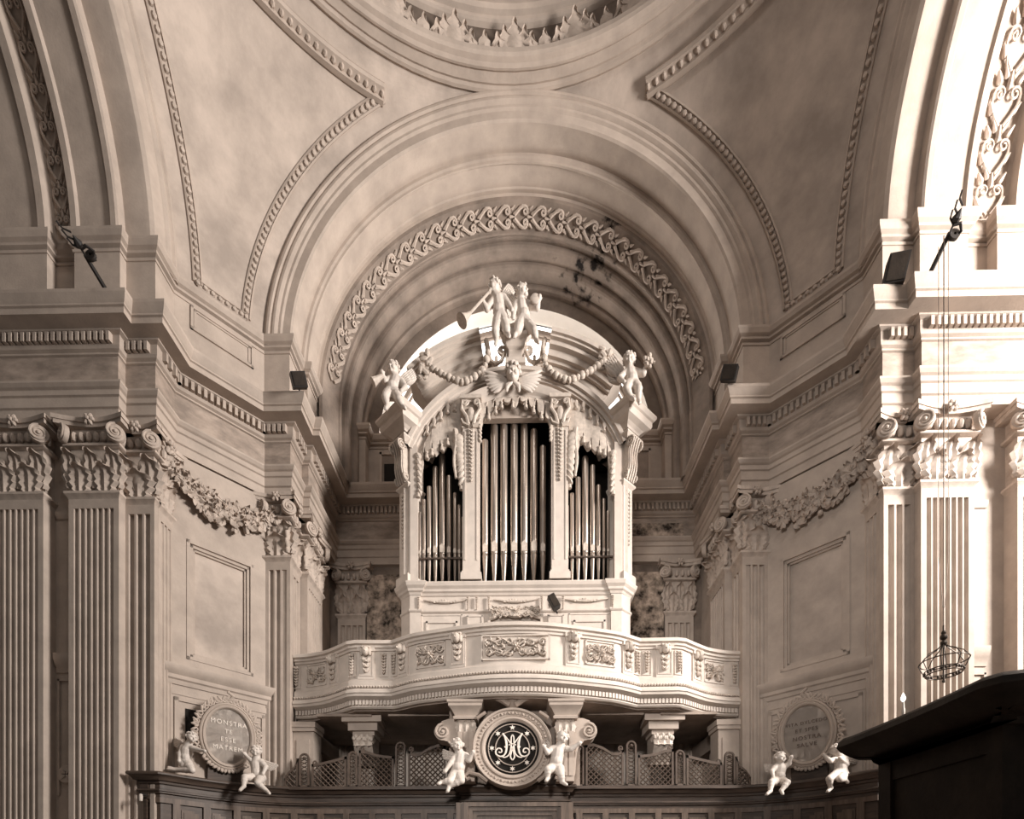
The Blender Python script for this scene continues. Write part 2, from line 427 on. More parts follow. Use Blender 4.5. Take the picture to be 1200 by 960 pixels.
for fl in (False,True):
    ap.flip = fl
    for e,dp in ((0,-.03),(.05,-.015)):
        a,b_,c,d = .24+e,1.24-e,10.80+e*.6,11.19-e*.6; t = .04
        ap.box(a,a+t,dp,.05,c,d,TA); ap.box(b_-t,b_,dp,.05,c,d,TA); ap.box(a,b_,dp,.05,c,c+t,TA); ap.box(a,b_,dp,.05,d-t,d,TA)
    for a,b_,c,d in ((-3.0,-2.95,10.4,11.1),(-2.3,-2.25,10.4,11.1),(-3.0,-2.25,11.05,11.1),(-3.0,-2.25,10.4,10.45)): ap.box(a,b_,11.57,11.66,c,d)
ap.build('attic_panel', M['stone'], att)
ah = MB(); ah.box(-2.96,-2.3,11.60,11.63,10.45,11.05); ah.flip = True; ah.box(-2.96,-2.3,11.60,11.63,10.45,11.05); ah.flip = False
ah.build('attic_panel_fill', M['stone_dark'], att)
dk = MB(); dk.box(-2.9,-2.55,11.585,11.60,10.45,10.85)
for fl in (False,True):
    dk.flip = fl; dk.box(-7.03,-6.82,8.085,8.11,10.3,10.62)
dk.build('dark_opening', M['void'], att)

# ---- the arches
def arch_rows(prof, leg=0, n=72, a0=0, a1=PI):
    rows = []
    if leg: rows.append([(-r, y, ZC-leg) for r, y in prof])
    for i in range(n+1):
        a = a0+(a1-a0)*i/n; rows.append([(-r*cos(a), y, ZC+r*sin(a)) for r, y in prof])
    if leg: rows.append([(r, y, ZC-leg) for r, y in prof])
    return rows
far = struct('ceiling_organ_vault')
A1 = [(4.85,9.62),(4.58,9.50),(4.57,9.46),(4.53,9.44),(4.49,9.44),(4.47,9.47),(4.43,9.455),(4.39,9.455),(4.36,9.48),(4.345,9.50),(4.30,9.50),(4.27,9.53),(4.13,9.53),(4.10,9.56),(4.10,9.955),(4.05,9.96),(4.02,9.985),(3.98,9.99),(3.98,10.02),(4.0,10.04),(4.0,10.36),(3.98,10.38),(3.98,10.44),(3.93,10.45),(3.89,10.46)]
A2 = [(3.93,10.45),(3.87,10.46),(3.85,10.49),(3.65,10.78),(3.61,10.79),(3.60,10.81),(3.63,10.86),(3.63,10.95),(3.57,10.95),(3.53,10.97),(3.51,11.0),(3.51,11.2),(3.45,11.2),(3.41,11.22),(3.39,11.25),(3.39,11.5),(3.34,11.5),(3.31,11.53),(3.31,11.68)]
m = MB(); m.skin(arch_rows(A1)); m.build('arch_moulding', M['stone'], far, 15)
m = MB(); m.skin(arch_rows(A2, 1.3)); m.build('vault_rings', M['stained'], far, 15)
def vine(mb, mapf, length, width, unit, thick=.03, up=.02):
    n = max(1, int(length/unit)); u = length/n
    for k in range(n):
        s0 = k*u
        for sg in (-1,1):
            pts = []
            for i in range(4): q = i/4; pts.append((s0+u*.62*q, sg*width*(.06+.36*sin(q*PI*.5)), up))
            R = width*.17; c = (s0+u*.6, sg*width*.22)
            for i in range(15):
                t = i/14; a = PI/2*1-2*PI*1.35*t; r = R*(1-.78*t)
                pts.append((c[0]+r*cos(a)*u/width*.9, c[1]+sg*r*sin(a), up*(1+.4*t)))
            mb.tube([mapf(*p) for p in pts], lambda t: thick*(1-.45*t), 5)
            for (ds,dt,rr) in ((.30,.34,.10),(.86,.30,.11),(.95,.12,.08),(.12,.2,.07)):
                p = Vector(mapf(s0+u*ds, sg*width*dt, up*.6)); q = Vector(mapf(s0+u*(ds+.13), sg*width*(dt+.1), up*1.2))
                mb.capsule(p, q, width*rr*.75, width*rr*.3, 6)
        p = Vector(mapf(s0+u*.75, 0, up)); q = Vector(mapf(s0+u*1.0, 0, up)); mb.capsule(p, q, width*.07, width*.035, 6)
def map_far(s, t, h):
    q = .5-t/.36; r = 3.85-.20*q-h*.8; y = 10.49+.29*q-h*.6; a = .12+s/3.75
    return (-r*cos(a), y, ZC+r*sin(a))
m = MB(); vine(m, map_far, 3.75*(PI-.24), .35, .36, .028, .026); m.build('carved_frieze', M['carving'], far)

def side_arch(side, flip):
    o = struct('ceiling_%s_arch' % side)
    pr = [(4.85,-5.66),(4.58,-5.57),(4.57,-5.53),(4.53,-5.51),(4.49,-5.51),(4.47,-5.54),(4.43,-5.525),(4.39,-5.525),(4.36,-5.55),(4.345,-5.57),(4.24,-5.585),(4.15,-5.61),(4.11,-5.66),(4.10,-5.72),
          (4.10,-6.04),(3.98,-6.06),(3.96,-6.09),(3.96,-6.17),(4.0,-6.20),(4.0,-6.67),(3.96,-6.70),(3.96,-6.79),(4.0,-6.82),(4.10,-6.83),(4.12,-6.86),(4.12,-7.14),(4.08,-7.17),(3.96,-7.19),(3.96,-7.30),(4.0,-7.33),(4.0,-7.95),(3.96,-7.98),(3.96,-8.1),(4.1,-8.15),(4.1,-12)]
    dw = .24 if flip else 0                                # the right-hand band is broader
    pr = [(r, x-dw if x < -7.0 else x) for r, x in pr]
    mb = MB(flip=flip); rows = []
    for i in range(73):
        a = PI*i/72; rows.append([(x, D+r*cos(a), ZC+r*sin(a)) for r, x in pr])
    mb.skin(rows); mb.build('arch_moulding', M['stone'], o, 15)
    e = MB(flip=flip)                                      # bottom stops of the sunk soffit panels
    for xa,xb in ((-6.70,-6.17),(-7.98-dw,-7.30-dw)):
        for a0 in (.0,.03):
            r0 = 3.955 if a0 == 0 else 3.985
            e.skin([[(x, D+r*cos(a), ZC+r*sin(a)) for r, x in ((r0,xa),(r0,xb),(4.05,xb),(4.05,xa))] for a in (.005+a0,.035+a0)], closed_u=True, cap=True)
    e.build('panel_stop', M['stone'], o)
    def mp(s, t, h):
        a = .06+s/4.12; r = 4.12-h; return (-7.0-dw/2+t*.9, D+r*cos(a), ZC+r*sin(a))
    v = MB(flip=flip); vine(v, mp, 7.0, .30+dw, .36+.6*dw, .021, .03+.04*dw); v.build('carved_frieze', M['carving'], o)
side_arch('left', False); side_arch('right', True)

# ---- pendentives: spherical triangles between the arches and the dome ring
RS = math.sqrt(5.58**2+4.57**2)
def sph(a, h):
    r = math.sqrt(max(.01, RS*RS-h*h)); return Vector((-r*cos(a), D+r*sin(a), ZC+h))
def pend(side, flip):
    o = struct('ceiling_%s_pendentive' % side)
    mb = MB(flip=flip); rows = []
    for i in range(33):
        h = 4.57*sin(PI/2*i/32)
        if h > 4.569: h = 4.569
        u1 = math.sqrt(4.57**2-h*h); a0 = math.atan2(u1, 5.58)
        a0 = min(a0, PI/4-.02) if h > .3 else a0
        rows.append([sph(a0+(PI/2-2*a0)*k/24, h) for k in range(25)])
    mb.skin(rows); mb.build('web', M['plaster_mottled'], o, 0)
    # triangular moulded frame
    q = 5.36; rr = math.sqrt(RS*RS-q*q); h0, h1 = .31, 4.22
    def far_pt(h): u = math.sqrt(rr*rr-h*h); return Vector((-u, D+q, ZC+h))
    def sd_pt(h): u = math.sqrt(rr*rr-h*h); return Vector((-q, D+u, ZC+h))
    hs = [h0+(h1-h0)*i/40 for i in range(41)]
    cen = Vector((0, D, ZC))
    def run(pts, prof, mbx):
        rows = []
        for i, p in enumerate(pts):
            t = (pts[min(i+1,len(pts)-1)]-pts[max(i-1,0)]).normalized(); n = (cen-p).normalized(); bb = n.cross(t)
            rows.append([p+bb*a+n*d for a, d in prof])
        mbx.skin(rows, closed_u=True, cap=True)
    ptop = [sph(a, h1) for a in [math.atan2(math.sqrt(rr*rr-h1*h1), q)*(1-k/40)+(PI/2-math.atan2(math.sqrt(rr*rr-h1*h1), q))*k/40 for k in range(41)]]
    pbot = [sph(a, h0) for a in [math.atan2(math.sqrt(rr*rr-h0*h0), q)*(1-k/12)+(PI/2-math.atan2(math.sqrt(rr*rr-h0*h0), q))*k/12 for k in range(13)]]
    P1 = [far_pt(h) for h in hs]; P2 = [sd_pt(h) for h in hs]
    sm = [(-.075,-.03),(-.075,.03),(-.05,.045),(-.045,.02),(.045,.02),(.05,.045),(.075,.03),(.075,-.03)]
    bg = [(-.12,-.03),(-.12,.04),(-.08,.10),(-.03,.06),(.02,.09),(.06,.12),(.11,.10),(.14,.05),(.14,-.03)]
    f = MB(flip=flip); run(P1, sm, f); run(P2, sm, f); run(pbot, sm, f)
    run(ptop, bg, f)
    f.build('panel_frame', M['stone'], o)
    bd = MB(flip=flip)
    def beads(pts, step, size):
        L = 0
        for i in range(len(pts)-1):
            seg = pts[i+1]-pts[i]; d = seg.length; t = seg/d
            while L < d:
                p = pts[i]+t*L; n = (cen-p).normalized(); bb = n.cross(t)
                R = Matrix((bb, t, n)).transposed()
                bd.ell(p+n*.03, size, 6, 4, R); L += step
            L -= d
    beads(P1,.115,(.045,.047,.04)); beads(P2,.115,(.045,.047,.04)); beads(pbot,.115,(.045,.045,.04)); beads(ptop,.14,(.06,.05,.10))
    bd.build('bead_moulding', M['carving'], o, kind='stuff')
pend('left', False); pend('right', True)

# ---- dome ring with its frieze of acanthus leaves
ring = struct('ceiling_dome_ring')
pr = [(5.75,16.02),(5.60,15.99),(5.56,15.96),(5.52,15.97),(5.49,16.0),(5.46,15.99),(5.44,16.0),(5.36,16.04),(5.33,16.02),(5.30,16.02),(5.26,16.05),(5.20,16.07),(5.18,16.12),(5.18,16.20),(5.24,16.23),(5.44,16.25),
      (5.46,16.30),(5.46,16.96),(5.40,16.98),(5.37,17.0),(5.36,17.04),(5.30,17.06),(5.27,17.12),(5.18,17.13),(5.15,17.2),(5.08,17.26),(5.06,17.36),(5.45,17.42),(5.45,19.5),(5.8,19.5)]
m = MB(); m.lathe(pr, 96, 0, 2*PI, (0,D,0)); m.build('ring_moulding', M['stone'], ring, 15)
fm = MB(); fm.lathe([(5.455,16.27),(5.455,16.955)], 96, .2, PI-.2, (0,D,0)); fm.build('frieze_ground', M['dark_ground'], ring)
lb = MB(); 
for dx,h_,w_ in ((-.17,.40,.2),(-.09,.52,.18),(0,.62,.2),(.09,.52,.18),(.17,.40,.2)):
    leaf(lb, Matrix.Translation((dx*.8,-.02-(.02 if dx==0 else 0),0)) @ Matrix.Rotation(dx*1.5,4,'Y'), w_, h_, .10, .02, 3, 4, 9)
big = lb.mesh('acanthus_leaf', M['carving'])
ls = MB()
for dx,h_,w_ in ((-.1,.26,.14),(0,.40,.13),(.1,.26,.14)): leaf(ls, Matrix.Translation((dx*.6,-.02,0)) @ Matrix.Rotation(dx*4,4,'Y'), w_, h_, .08, .02, 3, 4, 9)
small = ls.mesh('acanthus_sprig', M['carving'])
k = 0
for i in range(-12, 13):
    a = PI/2-i*.1
    o = bpy.data.objects.new('acanthus_leaf' if i % 2 == 0 else 'acanthus_sprig', big if i % 2 == 0 else small); C.objects.link(o); o.parent = ring
    o.location = (5.40*cos(a), D+5.40*sin(a), 16.24); o.rotation_euler = (0,0,a-PI/2); o.scale = (1.4 if i % 2 == 0 else 1.7, 1, 1.05 if i % 2 == 0 else 1.1)

# ---- fluted pilasters with composite capitals
def shaft_section(w, p, n):
    m_ = .07 if n > 4 else .05; pitch = (w-2*m_)/n; fw = pitch*.74; pts = [(-w/2,p),(-w/2,0)]
    for k in range(n):
        c = -w/2+m_+pitch*(k+.5)
        for i in range(7):
            a = PI-PI*i/6; pts.append((c+fw/2*cos(a), fw*.55*sin(a)))
    pts += [(w/2,0),(w/2,p)]
    return pts
def pilaster(w, p, n, label, group, loc, rz, vol=True, name='fluted_pilaster', extra=None, zb=0.0):
    t = thing(name, label, 'pilaster', (loc[0],loc[1],0), rz, group)
    s = MB(); sec = shaft_section(w, p, n)
    s.prism(sec, .75, 7.30, 'z'); s.box(-w/2,w/2,0,p,7.30,7.46)
    s.build('shaft', M['stone'], t, 40)
    s = MB()
    for z0,z1,e in ((0,.5,.06),(.5,.58,.09),(.58,.68,.05),(.68,.76,.03)): s.box(-w/2-e,w/2+e,-e,p,z0,z1)
    s.build('base', M['stone'], t)
    c = MB()
    c.plan_sweep([(-w/2,p),(-w/2,0),(w/2,0),(w/2,p)], [(-.04,7.44),(.0,7.44),(.015,7.47),(.045,7.50),(.045,7.535),(.0,7.54),(-.04,7.54)])
    c.box(-w/2+.02,w/2-.02,.02,p,7.5,8.66)
    c.plan_sweep([(-w/2,p),(-w/2,0),(w/2,0),(w/2,p)], [(-.04,8.20),(.02,8.20),(.05,8.215),(.05,8.25),(.02,8.27),(-.04,8.27)])
    # concave abacus
    e = .13; ab = [(-w/2-e,p),(-w/2-e,-e)]
    for i in range(9): q = i/8; ab.append((-w/2-e+(w+2*e)*q, -e+(e-.03)*sin(PI*q)))
    ab += [(w/2+e,-e),(w/2+e,p)]
    ab = ab[:2]+ab[3:-3]+ab[-2:]
    c.prism(ab, 8.50, 8.56, 'z'); c.prism([(x*1.04, y-.02 if y < p else y) for x, y in ab], 8.56, 8.625, 'z')
    ne = max(3, int(w/.13))
    for k in range(ne): c.ell((-w/2+.05+(w-.1)*(k+.5)/ne, -.02, 8.36), (.045,.05,.075), 8, 5)
    c.build('capital', M['carving'], t)
    l = MB(); n1 = max(1, int(round(w/.36)))
    for k in range(n1): leaf(l, Matrix.Translation((-w/2+w*(k+.5)/n1, .0, 7.54)), w/n1*1.02, .42, .12, .02, 4)
    for k in range(n1+1):
        x = -w/2+w*k/n1; x = max(-w/2+.06, min(w/2-.06, x)); leaf(l, Matrix.Translation((x, .02, 7.60)), w/n1*.8, .60, .14, .02, 4)
    l.build('acanthus_leaves', M['carving'], t)
    if vol:
        for sg in (-1,1):
            v = MB(); volute(v, (sg*(w/2+.01), -.08, 8.36), .135, sg*.55, .06, sg); v.build('volute', M['carving'], t)
    f = MB()
    for k in range(6):
        a = 2*PI*k/6; f.ell((.05*cos(a), -.10, 8.56+.05*sin(a)), (.045,.035,.03), 7, 4, Matrix.Rotation(-a,3,'Y'))
    f.ell((0,-.125,8.56), .03, 7, 5); f.build('fleuron', M['carving'], t)
    return t
G1 = 'fluted pilasters of the crossing'
for sd, fl in (('left',-1),('right',1)):
    lit = 'brightly lit' if sd == 'right' else 'shaded'
    near = 'behind the hanging wire crown' if sd == 'right' else 'second from the left edge, with a plain strip on its left'
    pilaster(.78, .25, 7, lit+' wide fluted pilaster '+near, G1, (fl*6.445,7.90), 0)
    pilaster(.78, .25, 7, lit+' wide fluted pilaster cut by the %s edge of the view' % sd, G1, (7.86 if fl > 0 else -7.62,7.90), 0)
    pilaster(.47, .095, 3, 'narrow fluted pilaster facing forward at outer end of the %s canted wall' % sd, G1, (fl*5.835,8.035), 0, name='narrow_pilaster')
    pilaster(.355, .10, 3, 'narrow fluted pilaster turned sideways beside festoon on the %s canted wall' % sd, G1, (fl*5.60,8.31), -fl*PI/2, vol=False, name='narrow_pilaster')
    pilaster(.46, .12, 3, 'narrow fluted pilaster facing forward between %s canted wall and the balcony end' % sd, G1, (fl*4.335,9.50), 0, name='narrow_pilaster')
    pilaster(.46, .12, 3, 'narrow fluted pilaster turned sideways above the %s balcony end' % sd, G1, (fl*4.12,9.75), -fl*PI/2, vol=False, name='narrow_pilaster')
    pilaster(.78, .2, 7, 'wide fluted pilaster turned sideways in the %s side of organ bay' % sd, G1, (fl*3.99,10.40), -fl*PI/2)
    pilaster(.62, .12, 4, 'shaded pilaster on the back wall %s of the organ' % sd, G1, (fl*3.62,11.56), 0)
# plain strip between the two left pilasters: small string course and roundel
for fl in (False,True):
    r = MB(flip=fl); r.plan_sweep([(-7.2,8.12),(-6.86,8.12)], [(-.02,4.9),(.02,4.9),(.03,4.98),(.06,5.02),(.09,5.12),(.09,5.18),(-.02,5.19)])
    for a,b_,c,d in ((-7.18,-7.15,3.0,4.8),(-6.9,-6.87,3.0,4.8),(-7.18,-6.87,4.77,4.8)): r.box(a,b_,8.09,8.13,c,d)
    r.plan_sweep([(-7.2,8.12),(-6.86,8.12)], [(-.02,7.28),(.02,7.28),(.05,7.33),(.05,7.38),(-.02,7.40)])
    r.build('string_course', M['stone'], wr if fl else wl)
r = MB(); r.lathe([(.05,-.05),(.13,-.05),(.15,-.02),(.15,.02)], 20, 0, 2*PI, (-7.03,8.12,3.32), 'y')
for k in range(4):
    a = PI/4+PI/2*k; r.ell((-7.03+.06*cos(a),8.07,3.32+.06*sin(a)), (.055,.02,.028), 7, 4, Matrix.Rotation(-a,3,'Y'))
r.build('rosette', M['stone'], wl)

# ---- festoons on the canted walls
def festoon(side, flip):
    t = thing('festoon', 'carved stucco festoon of leaves on the %s canted wall above panel' % side, 'festoon', (5.0 if flip else -5.0, 9.0, 7.6))
    T = Matrix.Translation((-t.location[0] if not flip else t.location[0], -9.0, -7.6)) @ TC
    if flip: T = Matrix.Translation((t.location[0], -9.0, -7.6)) @ TC
    rng = random.Random(3 if flip else 5); g = MB(flip=flip, T=T); N = 210
    def cen(q): return Vector((-.12+1.72*q, -.07, 8.36-.40*sin(PI*q)**.9-.08*q))
    for i in range(N):
        q = rng.random(); c = cen(q); th = .09+.15*sin(PI*q)
        a = rng.uniform(-PI, PI); rr = th*math.sqrt(rng.random())
        p = c+Vector((rr*cos(a)*.6, -.05*rng.random()-.03*cos(rr/th*1.5), rr*sin(a)))
        R = Matrix.Rotation(rng.uniform(-1,1),3,'Y') @ Matrix.Rotation(rng.uniform(-.5,.5),3,'Z') @ Matrix.Rotation(rng.uniform(-.5,.5),3,'X')
        if i % 7 == 0: g.ell(p, rng.uniform(.03,.055), 7, 5, R)
        else:
            X = Matrix.Translation(p) @ R.to_4x4() @ Matrix.Rotation(rng.uniform(-1.9,1.9),4,'Y')
            leaf(g, X @ Matrix.Translation((0,0,-.08)), .10, .19, .07, .014, 2, 2, 6)
    g.build('garland', M['carving'], t)
    r = MB(flip=flip, T=T)
    for z0,sg in ((8.30,1),(8.22,-1)):
        pts = [(.15+1.1*k/20, -.02-.012*sin(k*1.3), z0+.04*sin(k*1.1*sg)-.10*sin(PI*k/20)*.6-.05*k/20) for k in range(21)]
        rows = [[(x, y, z-.03),(x, y-.012, z),(x, y, z+.03),(x, y+.015, z)] for x, y, z in pts]
        r.skin(rows, closed_u=True, cap=True)
    r.tube([cen(q/24)+Vector((0,.03,0)) for q in range(25)], lambda t_: .05+.03*sin(PI*t_), 7)
    for q0 in (-.02,1.02):
        for k in range(10):
            c = cen(max(0,min(1,q0)))+Vector((rng.uniform(-.07,.07),-.08-rng.uniform(0,.05),rng.uniform(-.18,.14)))
            r.ell(c, (.06,.025,.035), 7, 4, Matrix.Rotation(rng.uniform(-2,2),3,'Y'))
    r.build('ribbon', M['carving'], t)
festoon('left', False); festoon('right', True)

# ---- painted panels on the back wall
for (x0,x1,z0,z1,lab) in ((-3.28,-1.9,5.2,8.5,'dark faded fresco left of the organ base on back wall'),(1.9,3.28,5.2,8.5,'dark faded fresco right of the organ base on back wall'),(2.0,3.7,9.13,9.55,'dark painted frieze strip right of the organ pipes')):
    yy = 11.56 if z0 < 9 else 11.53
    q = MB().box(x0,x1,yy+.0,11.66,z0,z1)
    q.build('fresco_panel', M['fresco'], None, label=lab, cat='fresco')

# the piers stand a little taller than first measured
for o in list(C.objects):
    if o.parent is None and (o.name.startswith(('wall_left','wall_right','trim_','fluted_pilaster','narrow_pilaster','festoon'))):
        k = 1.014; o.scale = (1,1,k); o.location.z = EYE+(o.location.z-EYE)*k
# ================================================================== ORGAN
OY = 9.9; OC = .016; OB = 4.75
def ox(px, y=0): return (px-604)*(OY+y)/F
def oz(py, y=0): return EYE+(HY-py)*(OY+y)/F
organ = thing('pipe_organ', 'cream painted pipe organ with carved case and dark open pipe bays behind balcony', 'organ', (OC, OY, OB))
TO = Matrix.Translation((0,0,-OB))
def OM(flip=False): return MB(T=TO, flip=flip)
AZ = oz(573)                       # centre of the case arch
# base
b = OM()
base_path = [(-2.16,1.3),(-2.16,.26),(-1.93,.03),(1.93,.03),(2.16,.26),(2.16,1.3)]
b.prism(base_path, OB, 7.12, 'z')
b.plan_sweep(base_path, [(-.1,4.76),(.06,4.76),(.06,5.3),(.03,5.35),(-.1,5.36)])
for sg in (-1,1):                                       # corner pedestals
    b.prism([(sg*1.80,-.02),(sg*2.0,-.02),(sg*2.20,.16),(sg*2.20,.42),(sg*1.80,.3)], OB, 7.12, 'z')
b.build('base', M['cream'], organ)
b = OM()
cp = [(-2.20,1.3),(-2.20,.18),(-2.0,-.02),(-1.80,-.02),(-1.80,.02),(1.80,.02),(1.80,-.02),(2.0,-.02),(2.20,.18),(2.20,1.3)]
b.plan_sweep(cp, [(-.3,7.10),(.01,7.10),(.03,7.14),(.06,7.16),(.07,7.20),(.11,7.24),(.13,7.29),(.13,7.31),(-.3,7.33)])
b.plan_sweep(cp, [(-.1,6.78),(.012,6.78),(.03,6.80),(.03,6.83),(.0,6.84),(-.1,6.84)])
b.build('base_cornice', M['cream'], organ, 14)
def frame(mb, x0, x1, z0, z1, y, t=.035, d=.025):
    for a,c,e,f in ((x0,x0+t,z0,z1),(x1-t,x1,z0,z1),(x0,x1,z0,z0+t),(x0,x1,z1-t,z1)): mb.box(a,c,y-d,y+.02,e,f)
for sg in (-1,1):
    b = OM(); x0,x1 = sorted((sg*1.70,sg*1.10)); frame(b,x0,x1,5.4,6.62,.03); frame(b,x0-.09,x1+.09,5.36,6.75,.03,.02,.012)
    x0,x1 = sorted((sg*.93,sg*.60)); b.box(x0,x1,-.02,.05,5.4,6.72); frame(b,x0+.02,x1-.02,5.4,6.70,-.02,.02,.015)
    b.build('base_panel', M['cream'], organ)
b = OM(); b.box(-.47,.47,-.003,.03,5.4,6.58); b.build('keyboard_niche', M['stone_dark'], organ)
b = OM()
for a,c,e,f in ((-.52,-.47,5.4,6.72),(.47,.52,5.4,6.72)): b.box(a,c,-.05,.05,e,f)
b.tube([(-.48+.96*i/24, -.05, 6.66+.07*sin(PI*i/24)-.03*cos(PI*i/6)) for i in range(25)], lambda t: .03+.035*sin(PI*t), 8)
scroll_relief(b, .92, .26, Matrix.Translation((0,-.06,6.74)) @ Matrix.Diagonal((1,2,1,1)), random.Random(2))
b.build('niche_swag', M['gilt'], organ)
b = OM()                                                # swags on the base frieze
for cx, hw in ((-1.33,.42),(0,.42),(1.33,.42)):
    pts = [(cx+hw*(2*i/20-1), .0, 7.02-.045*sin(PI*i/20)) for i in range(21)]
    b.tube(pts, lambda t: .012+.016*sin(PI*t), 6)
    for i in range(9): b.ell((cx+hw*.5*(2*i/8-1), -.01, 6.99-.02*cos(i)), (.03,.02,.02), 6, 4)
for x in (-1.83,-.90,-.73,-.50,.50,.73,.90,1.83): drop_relief(b, .07, .26, Matrix.Translation((x,.0 if abs(x)<1.8 else -.02,7.07)), False)
b.build('frieze_swags', M['gilt'], organ)

# upper case
for sg in (-1,1):
    b = OM()
    x0,x1 = sorted((sg*1.86,sg*2.02)); b.box(x0,x1,-.02,.1,7.3,AZ+.9); b.box(x0+.03*(sg<0),x1-.03*(sg>0),-.05,.0,7.3,AZ+.82)
    x0,x1 = sorted((sg*1.98,sg*2.06)); b.box(x0,x1,.1,1.35,7.3,AZ+.85)
    x0,x1 = sorted((sg*2.02,sg*2.12)); b.box(x0,x1,.0,.25,7.3,AZ+.7)
    b.build('side_frame', M['cream'], organ)
b = OM()
b.lathe([(1.90,.16),(1.90,.06),(1.95,.06),(1.95,.02),(2.04,.02),(2.05,-.03),(2.08,-.03),(2.09,-.06),(2.15,-.07),(2.16,-.11),(2.23,-.12),(2.23,1.35),(2.15,1.35),(2.15,.16)], 64, rad(21), rad(159), (0,0,AZ), 'y', closed=True)
b.build('case_arch', M['cream'], organ, 14)
b = OM(); b.lathe([(2.20,.30),(2.44,.30),(2.44,.6),(2.20,.6)], 48, rad(40), rad(140), (0,0,AZ), 'y', closed=True)
b.build('arch_backing', M['cream'], organ)
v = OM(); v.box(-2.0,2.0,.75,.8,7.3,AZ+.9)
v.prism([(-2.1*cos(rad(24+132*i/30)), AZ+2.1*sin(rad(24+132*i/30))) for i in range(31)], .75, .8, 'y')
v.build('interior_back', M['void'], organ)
# inner pilasters, capitals and drops
for sg in (-1,1):
    p = OM(); x = sg*.832
    p.box(x-.155,x+.155,-.10,.25,7.33,10.7)
    p.box(x-.195,x+.195,-.14,.2,7.33,7.46); p.box(x-.175,x+.175,-.12,.2,7.46,7.50)
    for a in (-.12,.10): p.box(x+a,x+a+.02,-.115,-.09,7.7,10.12)
    p.build('pilaster', M['cream'], organ)
    p = OM(); drop_relief(p, .16, 1.0, Matrix.Translation((x,-.105,10.16)), False); p.build('husk_drop', M['gilt'], organ)
    p = OM()
    for s2 in (-1,1):
        p.tube([(x+s2*.05,-.13,10.22),(x+s2*.08,-.15,10.35),(x+s2*.17,-.16,10.48),(x+s2*.15,-.18,10.62),(x+s2*.06,-.17,10.60)], lambda t: .04-.015*t, 7)
        p.tube(spiral_pts((x+s2*.11,-.18,10.59), .06, 1.3, .3, 0, s2), .02, 5)
        p.tube([(x+s2*.03,-.13,10.20),(x+s2*.14,-.14,10.24),(x+s2*.18,-.15,10.32)], lambda t: .035-.02*t, 6)
    p.ell((x,-.14,10.40), (.07,.05,.14), 8, 6); p.box(x-.2,x+.2,-.2,.0,10.66,10.73); p.box(x-.17,x+.17,-.12,.1,10.18,10.70)
    p.build('scrolled_capital', M['gilt'], organ)
# raised moulding over the centre bay
b = OM(); b.lathe([(1.64,.05),(1.64,-.08),(1.70,-.10),(1.74,-.14),(1.81,-.17),(1.86,-.18),(1.86,.05)], 32, rad(90-31), rad(90+31), (0,0,AZ), 'y', closed=True)
b.build('centre_moulding', M['cream'], organ, 14)
b = OM(); b.box(-.66,.66,.02,.10,10.44,10.98); b.box(-.68,.68,-.03,.08,10.42,10.46); b.build('centre_board', M['stone'], organ)
# carved valances
def valance(name, x0, x1, top, bot, notch, tassels, flip=False, y0=-.03):
    mb = OM(flip); n = int((x1-x0)/.0125); rows = []
    for i in range(n+1):
        x = x0+(x1-x0)*i/n; zt = top(x); zb = bot(x)
        ph = (x-x0)/notch; fr_ = ph-math.floor(ph)
        if notch and fr_ > .78: zb += .25
        elif notch: zb += .05*abs(fr_-.35)/.35
        y = y0-.010*sin(x*15)
        zb = min(zb, zt-.05)
        rows.append([(x,y,zt),(x,y-.02,(zt+zb)/2),(x,y-.015,zb),(x,y+.05,zb),(x,y+.07,zt)])
    mb.skin(rows, closed_u=True, cap=True)
    for x, z in tassels:
        mb.lathe([(.006,.10),(.022,.085),(.016,.06),(.034,.02),(.038,-.04),(.004,-.045)], 8, c=(x,y0-.03,z))
        mb.ell((x,y0-.03,z+.08), .028, 7, 5)
    return mb.build(name, M['gilt'], organ)
def lerp(tab):
    def f(x):
        for (a,u),(b_,v_) in zip(tab, tab[1:]):
            if x <= b_: return u+(v_-u)*max(0,(x-a)/(b_-a))
        return tab[-1][1]
    return f
arc_top = lambda x: AZ+math.sqrt(max(.1,1.93**2-x*x))
botS = lerp([(ox(489),oz(582)),(ox(493),oz(565)),(ox(497),oz(541)),(ox(506),oz(536)),(ox(518),oz(531)),(ox(529),oz(524)),(ox(533),oz(540)),(ox(537),oz(556)),(ox(544),oz(571))])
for fl in (False,True):
    valance('side_valance', ox(489), ox(544), arc_top, botS, .15, [(ox(500.5),oz(537)),(ox(506.5),oz(534)),(ox(518),oz(528)),(ox(525),oz(522)),(ox(541),oz(574)),(ox(490.5),oz(582))], fl)
    f = OM(fl)                                          # gathered folds at the sides of the bay
    for k in range(8):
        z = oz(518+7*k); f.ell((ox(537.5)+.010*k,-.07,z), (.13-.012*k,.07,.10), 9, 6, Matrix.Rotation(.7,3,'Y'))
    f.tube([(ox(534)+.02*sin(k*.9),-.09,oz(508+7*k)) for k in range(9)], lambda q: .05-.025*q, 7)
    f.build('gathered_drape', M['gilt'], organ)
    f = OM(fl)
    for k in range(7): f.ell((ox(490.5)+.004*k,-.05,oz(536+7*k)), (.06-.004*k,.05,.075), 8, 5, Matrix.Rotation(-.5,3,'Y'))
    f.build('side_drape', M['gilt'], organ)
    for k in range(5):
        f = OM(fl); x = ox(501+8*k); z = oz(503-8*k+(k>3)*6); f.ell((x,-.045,z), (.035,.02,.08), 7, 5); f.lathe([(.004,.06),(.02,.03),(.04,-.03),(.004,-.04)], 8, c=(x,-.05,z-.09)); f.build('tassel', M['gilt'], organ)
arcC = lambda x: AZ+math.sqrt(1.66**2-x*x)
